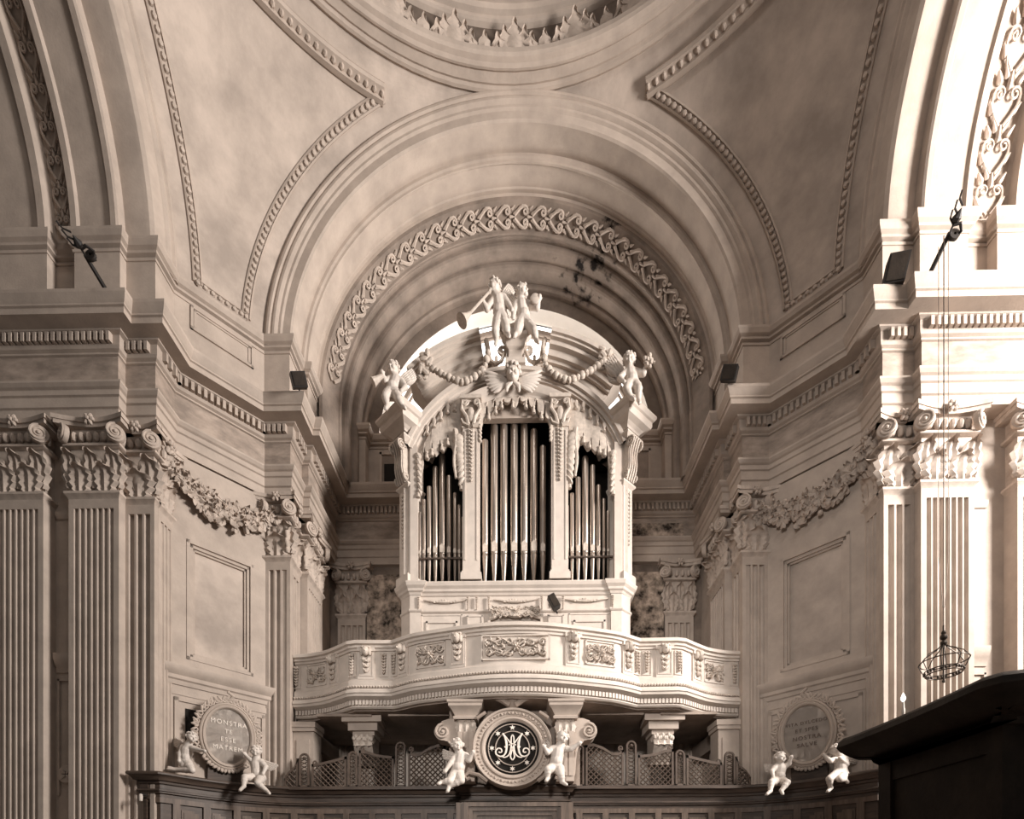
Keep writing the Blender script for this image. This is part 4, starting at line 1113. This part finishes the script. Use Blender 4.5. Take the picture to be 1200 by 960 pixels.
# ================================================================== FOREGROUND CONFESSIONAL
con = thing('confessional', 'near-black wooden confessional with overhanging roof cutting the lower right corner', 'confessional', (3.4,2.9,0))
T = Matrix.Translation((-3.4,-2.9,0))
m = MB(T=T); m.box(2.45,4.3,2.66,3.52,0,2.42); m.build('body', M['black_wood'], con)
m = MB(T=T)
m.box(2.425,2.47,3.42,3.53,0,2.42); m.box(2.43,2.5,2.65,2.74,0,2.42); m.box(2.435,2.46,2.7,3.5,2.28,2.42); m.box(2.435,2.46,2.7,3.5,1.3,1.36)
m.build('corner_posts', M['black_wood'], con)
m = MB(T=T)
path = [(4.4,3.66),(2.32,3.66),(2.19,3.58)]+[(2.20+.02*sin(PI*i/8), 3.5-.98*i/8) for i in range(9)]+[(2.24,2.44),(2.34,2.40),(4.4,2.40)]
path = path[::-1]
m2 = [(x,y) for x,y in path]
def slab(mb, offs):
    rows = [[(p.x,p.y,z) for p,t in along(m2, d)] for d,z in offs]
    n = len(m2)
    mb.skin(rows); mb.add(rows[0], [tuple(range(n))]); mb.add(rows[-1], [tuple(range(n))[::-1]])
slab(m, [(.22,2.40),(.20,2.43),(.09,2.445),(.05,2.47),(.01,2.50),(-.01,2.53),(-.0,2.565),(.03,2.59),(.10,2.605)])
m.build('roof', M['black_wood'], con)
cd = thing('candle_lamp', 'small white candle-shaped lamp just above the dark confessional roof', 'lamp', W(1058.5,838,6.6), 0)
m = MB(); m.lathe([(.012,0),(.02,.02),(.02,.06),(.014,.10),(.012,.16),(.0,.16)], 10); m.build('holder', M['marble'], cd)
m = MB(); m.lathe([(.008,.16),(.026,.19),(.028,.21),(.015,.25),(.0,.28)], 10); m.build('bulb', M['bulb'], cd)
m = MB(); m.tube([(0,0,0),(0,0,-2.5),(.25,0,-2.5)], .012, 6); m.lathe([(.0,-3.77),(.16,-3.77),(.14,-3.7),(.02,-3.6),(.012,-2.4)], 14); m.build('stand', M['black'], cd)
c0 = cd.location; 

# ================================================================== HANGING CROWN, POLES, LAMPS
HY_ = 7.2; cc = W(1106, 790, HY_)
cr = thing('hanging_crown', 'wire crown ornament hanging on long cords before the bright pilaster', 'hanging crown', cc)
m = MB(); r1, r2 = .20, .27
for R, z in ((r1,0),(r1*1.06,.05),(r2,.17)): m.tube([(R*cos(2*PI*i/32),R*sin(2*PI*i/32),z) for i in range(33)], .008, 6)
for k in range(8):
    a = 2*PI*k/8; m.tube([(r1*cos(a),r1*sin(a),0),(r2*1.02*cos(a),r2*1.02*sin(a),.17),(r2*.75*cos(a),r2*.75*sin(a),.27),(r2*.3*cos(a),r2*.3*sin(a),.34),(.015*cos(a),.015*sin(a),.40)], .007, 5)
    for q in range(3): m.ell((r1*1.05*cos(a+.2*q),r1*1.05*sin(a+.2*q),.028), .018, 6, 4)
m.tube([(0,0,.40),(0,0,-.09)], .012, 6); m.ell((0,0,-.10), .022, 7, 5)
m.build('wire_frame', M['crown'], cr)
m = MB()
for z,r in ((.42,.04),(.50,.045),(.56,.03)): m.ell((0,0,z), r, 9, 7)
m.tube([(0,0,.40),(0,0,.66)], .014, 6); m.build('finial', M['crown'], cr)
ztop = W(0, 300, HY_).z-cc.z
for dx, zt in ((0,ztop),(-.07,ztop-.15),(.06,ztop-.06)):
    m = MB(); m.tube([(0 if dx == 0 else dx*.2,.0,.64 if dx == 0 else .9),(dx,0,1.6),(dx,0,zt)], .0065 if dx == 0 else .0035, 5); m.build('cord', M['crown'], cr)
def pole(a, b, label, flip=False):
    t = thing('iron_arm', label, 'bracket arm', a); d = b-a; n = d.normalized()
    m = MB(); m.tube([(0,0,0), d*.55, d*.8], lambda q: .032-.006*q, 7); m.tube([d*.8, d], .014, 6)
    side = Vector((0,1,0)).cross(n).normalized(); m.lathe([(.0,0),(.05,.02),(.06,.05),(.0,.14)], 8, T=Matrix.Translation(d*.94) @ n.to_track_quat('Z','Y').to_matrix().to_4x4())
    m.build('arm', M['black'], t)
    m = MB(); p = d*.68
    m.tube([p, p+side*.10, p+side*.14+n*.08, p+side*.08+n*.14, p+n*.12], .02, 6); m.lathe([(.02,-.02),(.07,-.02),(.07,.02),(.02,.02)], 14, axis='y', c=tuple(p+side*.07+n*.04), closed=True)
    for q in (.12,.2,.28): m.tube([p+n*q, p+n*(q+.05)-side*.08, p+n*(q+.12)-side*.10], .012, 5)
    m.build('pulley', M['black'], t)
pole(W(1088,324,7.56), W(1120,258,7.15), 'black iron arm with pulley on the right cornice holding cords')
pole(W(125,341,7.56), W(93,288,7.1), 'black iron arm leaning left above the left cornice')
def cabinet(name, c, sz, rx, ry, rz, label, cat):
    t = thing(name, label, cat, c, 0); R = Matrix.Rotation(rz,4,'Z') @ Matrix.Rotation(rx,4,'X') @ Matrix.Rotation(ry,4,'Y')
    w_,d,h = sz; m = MB(T=R)
    m.prism([(-w_/2,-h/2),(w_/2,-h/2),(w_/2,h/2),(-w_/2,h/2)], -d/2, d/2, 'y'); m.build('housing', M['black'], t)
    m = MB(T=R); m.box(-w_*.42,w_*.42,-d/2-.012,-d/2+.01,-h*.44,h*.44); m.build('front_grille', M['black_wood'], t)
    m = MB(T=R); m.tube([(0,d/2,0),(0,d/2+.06,-h*.3),(0,d/2+.05,-h*.62)], .015, 6); m.build('mount', M['black'], t); return t
c = W(1049,320,7.62); cabinet('floodlight', c, (.26,.22,.34), .25, .18, -.35, 'black floodlight tilted on the right cornice beside bright pier', 'floodlight')
c = W(855,438,8.95); cabinet('floodlight', c, (.24,.2,.2), .5, .35, -.5, 'small dark floodlight on cornice at the right end of organ arch', 'floodlight')
c = W(350,446,8.95); cabinet('floodlight', c, (.24,.2,.2), .5, -.35, .5, 'small dark floodlight on cornice at the left end of organ arch', 'floodlight')
c = W(649,706,9.66); cabinet('loudspeaker', c, (.13,.14,.26), 0, -.5, 0, 'small dark loudspeaker tilted on the organ base right of the niche', 'loudspeaker')
c = W(165,935,7.86); el = thing('wall_lamp', 'tiny pale lamp on the left end of the wooden screen', 'lamp', c); m = MB(); m.lathe([(.0,-.06),(.022,-.05),(.028,.0),(.024,.05),(.012,.06),(.0,.06)], 10); m.build('lamp_glass', M['marble'], el); m = MB(); m.box(-.02,.02,.0,.12,.045,.075); m.build('lamp_arm', M['black'], el)
# ================================================================== CHERUBS
def remeshed(mb, name, vox, m):
    me = mb.mesh(name+'_raw', None, 0); o = bpy.data.objects.new(name+'_raw', me); C.objects.link(o)
    r = o.modifiers.new('r','REMESH'); r.mode = 'VOXEL'; r.voxel_size = vox; r.use_smooth_shade = True
    s = o.modifiers.new('s','SMOOTH'); s.factor = .5; s.iterations = 3
    dg = bpy.context.evaluated_depsgraph_get(); out = bpy.data.meshes.new_from_object(o.evaluated_get(dg))
    out.name = name; out.materials.clear(); out.materials.append(m)
    bpy.data.objects.remove(o); bpy.data.meshes.remove(me); out.shade_smooth(); return out
DEF = dict(head=-.04, neck=-.02, chest=0, pelvis=0, sl=-.01, el=-.05, hl=-.09, sr=-.01, er=-.05, hr=-.09,
           pl=-.03, kl=-.13, al=-.12, tl=-.17, pr=-.03, kr=-.13, ar=-.12, tr=-.17)
def cherub(label, J, Y, HR, face, base=None, dy={}, wings=(), sash=True, hair=True, group=None):
    P = {}
    for k, (px, py) in J.items(): P[k] = W(px, py, Y+DEF[k]*HR/.085+dy.get(k,0))
    org = Vector((P['pelvis'].x, P['pelvis'].y, min(p.z for p in P.values()) if base is None else base))
    t = thing('cherub_statue', label, 'cherub statue', org, 0, group)
    P = {k: p-org for k, p in P.items()}; f = Vector(face).normalized(); m = MB()
    h = P['head']; up = (h-P['neck']).normalized(); up = (up+Vector((0,0,1.2))).normalized(); f = (f-up*f.dot(up)).normalized(); sd = f.cross(up)
    m.ell(h, (HR*.92,HR*.98,HR*1.08), 16, 12); m.ell(h-up*HR*.42+f*HR*.25, HR*.68, 12, 8)
    for s in (-1,1):
        m.ell(h+f*HR*.62-up*HR*.38+sd*s*HR*.38, HR*.36, 9, 7); m.ell(h+sd*s*HR*.92-up*HR*.1, (HR*.17,HR*.17,HR*.26), 7, 5)
        m.ell(h+f*HR*.86+up*HR*.14+sd*s*HR*.36, (HR*.22,HR*.16,HR*.09), 7, 5)
    m.capsule(h+f*HR*.9+up*HR*.08, h+f*HR*1.08-up*HR*.2, HR*.09, HR*.15, 8)
    m.ell(h+f*HR*.93-up*HR*.52, (HR*.2,HR*.14,HR*.09), 7, 5); m.ell(h+f*HR*.82-up*HR*.78, HR*.22, 8, 6)
    m.capsule(h-up*HR*0.610, P['neck'], HR*0.634, HR*0.671); m.capsule(P['neck'], P['chest'], HR*0.732, HR*1.049)
    mid = (P['chest']+P['pelvis'])/2; fr_ = Vector((0,-1,0))
    m.capsule(P['chest'], mid, HR*1.098, HR*1.049); m.capsule(mid, P['pelvis'], HR*1.074, HR*1.098); m.ell(mid*.55+P['pelvis']*.45+f*HR*0.220+fr_*HR*0.122, HR*1.000, 12, 9)
    for a in 'lr':
        S, E, H = P['s'+a], P['e'+a], P['h'+a]
        m.capsule(P['chest']*.6+P['neck']*.4, S, HR*0.834, HR*0.653); m.capsule(S, E, HR*0.626, HR*0.473); m.capsule(E, H, HR*0.500, HR*0.306)
        m.ell(S.lerp(E,.45), HR*0.598, 9, 7)
        d = (H-E).normalized(); n = d.cross(Vector((0,-1,0)))
        n = n.normalized() if n.length > .05 else Vector((1,0,0)); bk = d.cross(n).normalized()
        m.capsule(H, H+d*HR*0.390, HR*0.334, HR*0.334, 9)
        for k, L in enumerate((.30,.37,.35,.27)):
            o0 = H+d*HR*.40+n*HR*(.19-.127*k); o1 = o0+d*HR*L*.6+n*HR*(.04-.025*k); m.capsule(o0, o1, HR*.082, HR*.075, 7)
            m.capsule(o1, o1+(d*.8+bk*.45)*HR*L*.5, HR*.074, HR*.06, 7)
        o0 = H+d*HR*.1+n*HR*.2; o1 = o0+(n*.8+d*.5)*HR*.25; m.capsule(o0, o1, HR*.095, HR*.085, 7); m.capsule(o1, o1+(d*.9+n*.2)*HR*.2, HR*.08, HR*.065, 7)
        L, K, A, T_ = P['p'+a], P['k'+a], P['a'+a], P['t'+a]
        m.capsule(P['pelvis'], L, HR*1.182, HR*0.946); m.capsule(L, K, HR*0.918, HR*0.640); m.ell(L.lerp(K,.4), HR*0.877, 10, 8)
        m.capsule(K, A, HR*0.626, HR*0.375); m.ell(K.lerp(A,.35), HR*0.598, 9, 7)
        d = (T_-A); m.capsule(A-d*.12, A+d*.75, HR*0.390, HR*0.306); dn = d.normalized(); n = dn.cross(Vector((0,0,1)))
        n = n.normalized() if n.length > .05 else Vector((1,0,0))
        for k in range(5): m.capsule(A+d*.75+n*HR*(.16-.08*k), A+d*(1.05-.04*k)+n*HR*(.18-.09*k), HR*.08, HR*.07, 7)
    o = bpy.data.objects.new('body', remeshed(m, 'body', HR*.075, M['marble'])); C.objects.link(o); o.parent = t
    if hair:
        hm = MB(); rg = random.Random(int(P['head'].x*1000)+len(label))
        for i in range(70):
            v = Vector((rg.gauss(0,1), rg.gauss(0,1), rg.gauss(0,1))).normalized()
            if v.dot(f) > .45 and v.dot(up) < .55: continue
            if v.dot(up) < -.35: continue
            hm.ell(h+v*HR*.97+up*HR*.04, HR*rg.uniform(.16,.25), 7, 5)
        hm.build('curly_hair', M['marble'], t)
    for (rx, ry, tx, ty, wd, wy) in wings:
        a = W(rx, ry, Y+wy)-org; b = W(tx, ty, Y+wy+.05)-org; d = b-a; L = d.length; dn = d/L; pn = Vector((-dn.z,0,dn.x)); pn = pn if pn.z < 0 else -pn
        wm = MB(); ang = math.atan2(d.z, d.x)
        for row, (l0, l1, n) in enumerate(((.0,.55,5),(.15,.8,6),(.3,1.0,7))):
            for k in range(n):
                q = k/(n-1); off = pn*wd*(q*.9-.1); c0 = a+d*l0*(.4+.6*(1-q))+off*(.5+.5*l1); c1 = a+d*(l1*(1-.28*q*q))+off*(.75+.35*l1)
                mid_ = (c0+c1)/2; ln = (c1-c0).length; aa = math.atan2((c1-c0).z, (c1-c0).x)
                wm.ell(mid_+Vector((0,-.012*(2-row),0)), (ln/2+.01, .022, wd*.13), 8, 5, Matrix.Rotation(-aa,3,'Y'))
        wm.capsule(a, a+d*.55-pn*wd*.12, wd*.16, wd*.10, 8); wm.capsule(a+d*.55-pn*wd*.12, b, wd*.10, wd*.05, 8)
        wm.build('wing', M['marble'], t)
    if sash:
        sm = MB(); c = P['pelvis']; 
        for q in range(3):
            pts = [c+Vector((HR*1.0*cos(a_), HR*1.0*sin(a_)*.95, HR*(.12+.16*q)+HR*.2*cos(a_+q))) for a_ in [2*PI*i/24 for i in range(25)]]
            sm.tube(pts, HR*.10, 6)
        sm.tube([c+Vector((HR*.7,-HR*.5,HR*.2)), c+Vector((HR*.95,-HR*.3,-HR*.3)), c+Vector((HR*1.1,-HR*.1,-HR*.9)), c+Vector((HR*1.0,0,-HR*1.3))], lambda q: HR*(.12+.12*q), 7, flat=.6)
        sm.build('drapery', M['marble'], t)
    return t, org
GT = 'cherubs holding the oval tablets'; GC = 'cherubs beside the monogram'; GO = 'cherubs on top of the organ'
cherub('white kneeling cherub with hand on left oval tablet, at its left', dict(head=(224.7,864),neck=(221,872),chest=(219,879),pelvis=(217,892),sl=(215,876),el=(211,883),hl=(210,890),sr=(223,876),er=(231,879),hr=(238,880),
    pl=(215,895),kl=(219,902.5),al=(204,901.5),tl=(196,899),pr=(220,895),kr=(225,903),ar=(207,903),tr=(194,901)), 8.35, .082, (.8,-.55,-.15), dy=dict(al=.06,tl=.1,ar=.02,tr=.06,kl=.05), wings=((215,873,206,866,.12,.06),(217,872,203,872,.12,.12)), group=GT)
cherub('white cherub seated on ledge with dangling feet, right of left oval tablet', dict(head=(300,880),neck=(300.5,888.5),chest=(300.5,896),pelvis=(302,910),sl=(296.5,893),el=(292.5,889),hl=(288,885),sr=(306,893),er=(311.5,899),hr=(309,905),
    pl=(298,912),kl=(287,911),al=(285.5,922),tl=(280,927.5),pr=(306,912),kr=(302,918),ar=(312.5,927),tr=(316.5,931)), 8.93, .092, (.25,-.95,-.2), dy=dict(kl=-.08,al=-.14,tl=-.14,kr=-.12,ar=-.14,tr=-.14), wings=((307,892,326,898,.13,.10),), group=GT)
cherub('white cherub lying on scroll left of the round monogram, hand on its ring', dict(head=(536,873),neck=(538,881),chest=(540,888),pelvis=(536,905),sl=(534,887),el=(528.5,894),hl=(523,902),sr=(545.5,886),er=(549.5,891),hr=(553,884),
    pl=(533,908),kl=(527,915.5),al=(517.5,917),tl=(513,919),pr=(538,908),kr=(540.5,915),ar=(526.5,922),tr=(524,929)), 8.62, .10, (.2,-.9,.2), group=GC, wings=((534,886,519,880,.14,.10),))
cherub('white cherub right of the round monogram pointing outward with outstretched arm', dict(head=(659,864),neck=(657,873),chest=(654,881),pelvis=(651,898),sl=(647,878),el=(641.5,882),hl=(638.5,877),sr=(661,878),er=(669,878),hr=(677,872.5),
    pl=(646.5,901),kl=(642,902),al=(642,912),tl=(639.5,916),pr=(655,901),kr=(657.5,908),ar=(659,917),tr=(665,920.5)), 8.62, .10, (.35,-.9,.1), group=GC, wings=((648,878,637,866,.15,.12),))
cherub('white cherub seated left of the right oval tablet, one hand raised to its rim', dict(head=(914,888),neck=(914,895.5),chest=(914,901),pelvis=(912,914),sl=(909.5,898.5),el=(904.5,904),hl=(906,910),sr=(919,898.5),er=(924.5,895.5),hr=(926.5,889.5),
    pl=(908.5,916),kl=(904,917),al=(902.5,927.5),tl=(897.5,932),pr=(916,916),kr=(922.5,917),ar=(915.5,927),tr=(917.5,931.5)), 8.93, .088, (.35,-.9,-.1), dy=dict(kl=-.08,al=-.14,tl=-.14,kr=-.1,ar=-.14,tr=-.14), wings=((909,899,895,897,.13,.08),), group=GT)
cherub('white cherub seen from behind, clinging to right oval tablet under the dark roof', dict(head=(980,879),neck=(983.5,885.5),chest=(985,891),pelvis=(985.5,905),sl=(979.5,890),el=(973,892),hl=(967,886),sr=(990,890),er=(992,896),hr=(986,890),
    pl=(981,907.5),kl=(972,913),al=(973.5,924),tl=(969,928.5),pr=(989,908.5),kr=(984,913),ar=(991,914),tr=(994.5,918)), 8.40, .086, (-.75,.55,.0), dy=dict(hl=.1,kl=-.06,kr=-.08), wings=((989,888,1006,886,.14,.10),), sash=True, group=GT)
t, org = cherub('white cherub blowing a long trumpet at the top of organ', dict(head=(579.5,336),neck=(580.5,345),chest=(584,354),pelvis=(587,372),sl=(579,352),el=(570.5,362),hl=(566.5,354),sr=(590,350),er=(596,357.5),hr=(599,362),
    pl=(584,376),kl=(580.5,388),al=(582,399),tl=(580.5,404.5),pr=(590,376),kr=(593.5,385.5),ar=(595.5,391.5),tr=(597.5,395.5)), 9.82, .118, (-.8,-.55,-.1), group=GO, wings=((588,348,597,334,.18,.14),))
a = W(573.5,342,9.62)-org; b = W(551,367,9.45)-org; c = W(541,376,9.40)-org
tm = MB(); tm.tube([a, a.lerp(b,.5), b], .022, 8); tm.tube([b, b.lerp(c,.35), b.lerp(c,.7), c], lambda q: .03+.09*q**1.6, 12)
tm.ell(a, .035, 8, 6); tm.build('trumpet', M['gilt'], t)
t, org = cherub('white cherub holding up a small round shield on the right at organ top', dict(head=(611.5,342),neck=(610.5,352.5),chest=(611.5,360),pelvis=(613.5,377),sl=(604.5,358),el=(602,365),hl=(601.5,370.5),sr=(619,358),er=(629.5,361),hr=(631.5,352),
    pl=(609.5,381),kl=(607,387),al=(604.5,391.5),tl=(602.5,395),pr=(618,380.5),kr=(626,387.5),ar=(628.5,398.5),tr=(632,402)), 9.80, .115, (.75,-.65,0), group=GO, wings=((605,356,594,340,.18,.14),))
sm = MB(); p = W(627,350,9.66)-org; sm.ell(p, (.09,.035,.10), 12, 8); sm.build('small_shield', M['gilt'], t)
rk = MB()
for i in range(26):
    q = i*2.4; p = W(604+13*cos(q)*(i/26)**.5, 393+8*sin(q)*(i/26)**.5, 9.84)
    rk.ell(p, (.12,.10,.09), 8, 6, Matrix.Rotation(q,3,'Y'))
rko = remeshed(rk, 'cloud_base', .02, M['marble']); rkb = bpy.data.objects.new('cloud_base', rko); C.objects.link(rkb); rkb.parent = organ; rkb.matrix_parent_inverse = Matrix.Translation((-OC,-OY,-OB))
t, org = cherub('white cherub perched on left corner cornice of organ, holding a short horn', dict(head=(461,432),neck=(463,442),chest=(464,448),pelvis=(460,460),sl=(457.5,445.5),el=(451.5,447),hl=(449,440),sr=(470.5,448),er=(475,454),hr=(471.5,457.5),
    pl=(455.5,462),kl=(451.5,465.5),al=(454,476),tl=(451.5,480),pr=(464.5,463),kr=(467.5,468),ar=(472,476.5),tr=(475.5,479)), 9.60, .11, (-.35,-.9,-.2), group=GO, wings=((470,446,484,434,.2,.14),))
hm = MB(); a = W(449,440,9.42)-org; b = W(437,448,9.40)-org; hm.tube([a,a.lerp(b,.6),b], lambda q: .03+.05*q, 10); hm.build('horn', M['gilt'], t)
t, org = cherub('white cherub perched on right corner cornice of organ, raising a flower spray', dict(head=(737.5,422),neck=(738,432),chest=(738.5,439),pelvis=(741,451),sl=(731.5,439),el=(726.5,443.5),hl=(730.5,447),sr=(746,437),er=(754,438),hr=(757,429),
    pl=(736.5,453),kl=(734.5,456),al=(740,466),tl=(744,468.5),pr=(744.5,453),kr=(748.5,456),ar=(748.5,469),tr=(750,473)), 9.60, .11, (-.2,-.95,-.1), group=GO, wings=((731,439,716,415,.24,.14),(733,442,712,436,.2,.16)))
hm = MB(); p = W(759.5,424,9.44)-org
for i in range(12): q = i*2.4; hm.ell(p+Vector((.08*cos(q)*(i/12)**.5,-.03*(i%2),.1*sin(q)*(i/12)**.5)), .036, 7, 5)
hm.tube([W(757,430,9.44)-org, p, p+Vector((.12,-.02,-.03))], .02, 6); hm.build('flower_spray', M['gilt'], t)

# ================================================================== OVAL TABLETS
def tablet(side, lines, mletter, label):
    fl = side == 'right'; sg = -1 if fl else 1
    q = .535; c = Vector((-5.58+q, 8.48+q, 4.15))+Vector((S2,-S2,0))*.20
    t = thing('oval_tablet', label, 'tablet', (-c.x if fl else c.x, c.y, 3.36))
    X = Matrix.Translation((0,0,.79)) @ Matrix(((S2,-S2,0,0),(S2,S2,0,0),(0,0,1,0),(0,0,0,1))) @ Matrix.Rotation(rad(7),4,'X')
    def oval(mb, prof, n=48):
        rows = [[((.36+r)*cos(2*PI*i/n), y, (.47+r)*sin(2*PI*i/n)) for r, y in prof] for i in range(n)]
        mb.skin(rows, closed_v=True)
    m = MB(T=X, flip=fl); oval(m, [(-.36+.001,.0),(-.0,.0),(.02,.03)]); m.prism([(.36*cos(2*PI*i/48), .47*sin(2*PI*i/48)) for i in range(48)], 0, .04, 'y'); m.build('plaque', M['cream'], t)
    m = MB(T=X, flip=fl); oval(m, [(-.01,.03),(-.01,-.02),(.01,-.045),(.035,-.05),(.05,-.03),(.065,-.04),(.085,-.03),(.095,.0),(.09,.06)]); m.build('frame', M['stone'], t)
    m = MB(T=X, flip=fl); rg = random.Random(4)
    for i in range(34):
        a = rad(-25+230*i/33)
        if 1: 
            p = Vector(((.36+.14)*cos(a), -.01, (.47+.13)*sin(a)))
            m.tube(spiral_pts(p, .05, 1.1, .3, a, 1 if i%2 else -1, n=10), .014, 5)
            m.ell(p*1.05, (.055,.02,.022), 7, 4, Matrix.Rotation(-a+rg.uniform(-1,1),3,'Y'))
    for i in range(18):
        a = rad(215+110*i/17); p = Vector(((.36+.12)*cos(a), -.01, (.47+.11)*sin(a))); m.ell(p, (.05,.025,.03), 7, 4, Matrix.Rotation(-a+rg.uniform(-1,1),3,'Y'))
    m.tube([(.0,0,.62),(.05,-.02,.68),(-.04,-.02,.74)], .025, 6)
    m.build('leaf_border', M['carving'], t)
    m = MB(T=X.copy(), flip=fl); m.box(-.28,.28,.05,.22,-.76,-.46); m.build('stand', M['wood'], t)
    XL = X
    if fl: XL = Matrix.Translation((0,0,.79)) @ Matrix(((S2,S2,0,0),(-S2,S2,0,0),(0,0,1,0),(0,0,0,1))) @ Matrix.Rotation(rad(7),4,'X')
    allm = bmesh.new()
    for txt, z, size in lines:
        cu = bpy.data.curves.new('lettering', 'FONT'); cu.body = txt; cu.size = size; cu.align_x = 'CENTER'; cu.extrude = .006; cu.space_character = 1.25; cu.resolution_u = 3
        o = bpy.data.objects.new('tmp', cu); C.objects.link(o); dg = bpy.context.evaluated_depsgraph_get()
        me = bpy.data.meshes.new_from_object(o.evaluated_get(dg)); bpy.data.objects.remove(o)
        me.transform(XL @ Matrix.Translation((0,-.006,z)) @ Matrix.Rotation(PI/2,4,'X')); allm.from_mesh(me); bpy.data.meshes.remove(me)
    me = bpy.data.meshes.new('lettering'); allm.to_mesh(me); allm.free(); me.materials.append(mletter)
    i = bpy.data.objects.new('lettering', me); C.objects.link(i); i.parent = t
tablet('left', (('MONSTRA',.19,.105),('TE',.05,.10),('ESSE',-.09,.105),('MATREM',-.23,.105)), M['letter'], 'oval tablet with raised words MONSTRA TE ESSE MATREM on the left canted wall')
tablet('right', (('VITA DVLCEDO',.16,.075),('ET SPES',.04,.085),('NOSTRA',-.09,.095),('SALVE',-.21,.095)), M['letter_dark'], 'oval tablet with dark words on right canted wall, partly behind the dark roof')
# ================================================================== CAMERA, LIGHT
cam = bpy.data.cameras.new('camera'); co = bpy.data.objects.new('camera', cam); C.objects.link(co)
co.location = (0,0,EYE); co.rotation_euler = (PI/2,0,YAW)
cam.sensor_width = 36; cam.sensor_fit = 'HORIZONTAL'; cam.lens = F/1200*36
cam.shift_y = (HY-480)/1200; cam.shift_x = -(CP-600)/1200; cam.clip_start = .05
bpy.context.scene.camera = co
w = bpy.data.worlds.new('World'); bpy.context.scene.world = w; w.use_nodes = True
w.node_tree.nodes['Background'].inputs['Color'].default_value = (1,.955,.91,1)
w.node_tree.nodes['Background'].inputs['Strength'].default_value = .12
def area(name, loc, tgt, sx, sy, power, col=(1,.955,.91)):
    l = bpy.data.lights.new(name, 'AREA'); l.shape = 'RECTANGLE'; l.size = sx; l.size_y = sy; l.energy = power; l.color = col
    o = bpy.data.objects.new(name, l); C.objects.link(o); o.location = loc
    o.rotation_euler = (Vector(tgt)-Vector(loc)).to_track_quat('-Z','Y').to_euler(); return o
area('transept_window_light', (13.0,2.6,9.6), (3.0,8.2,9.5), 2.5, 4.5, 4700)
area('dome_window_light', (0.8,-0.2,18.2), (0,9.6,7.0), 3.0, 2.0, 240)
sl = bpy.data.lights.new('nave_front_spot', 'SPOT'); sl.energy = 4200; sl.color = (1,.955,.91); sl.spot_size = rad(42); sl.spot_blend = .9; sl.shadow_soft_size = .5  # unseen spot added to brighten balcony, lattice and organ front
so = bpy.data.objects.new('nave_front_spot', sl); C.objects.link(so); so.location = (-1.6,-5.0,5.5); so.rotation_euler = (Vector((0,10,5.0))-Vector(so.location)).to_track_quat('-Z','Y').to_euler()
s2 = bpy.data.lights.new('nave_side_fill', 'SPOT'); s2.energy = 2600; s2.color = (1,.955,.91); s2.spot_size = rad(36); s2.spot_blend = 1.0; s2.shadow_soft_size = 1.0  # added fill with no source of its own; lifts the right canted wall
s2o = bpy.data.objects.new('nave_side_fill', s2); C.objects.link(s2o); s2o.location = (-4.0,-4.0,7.0); s2o.rotation_euler = (Vector((5.0,9.0,7.0))-Vector(s2o.location)).to_track_quat('-Z','Y').to_euler()
sc = bpy.context.scene
sc.view_settings.view_transform = 'Standard'; sc.view_settings.look = 'None'
sc.view_settings.exposure = 0.0; sc.view_settings.gamma = 1.0; sc.view_settings.use_curve_mapping = False
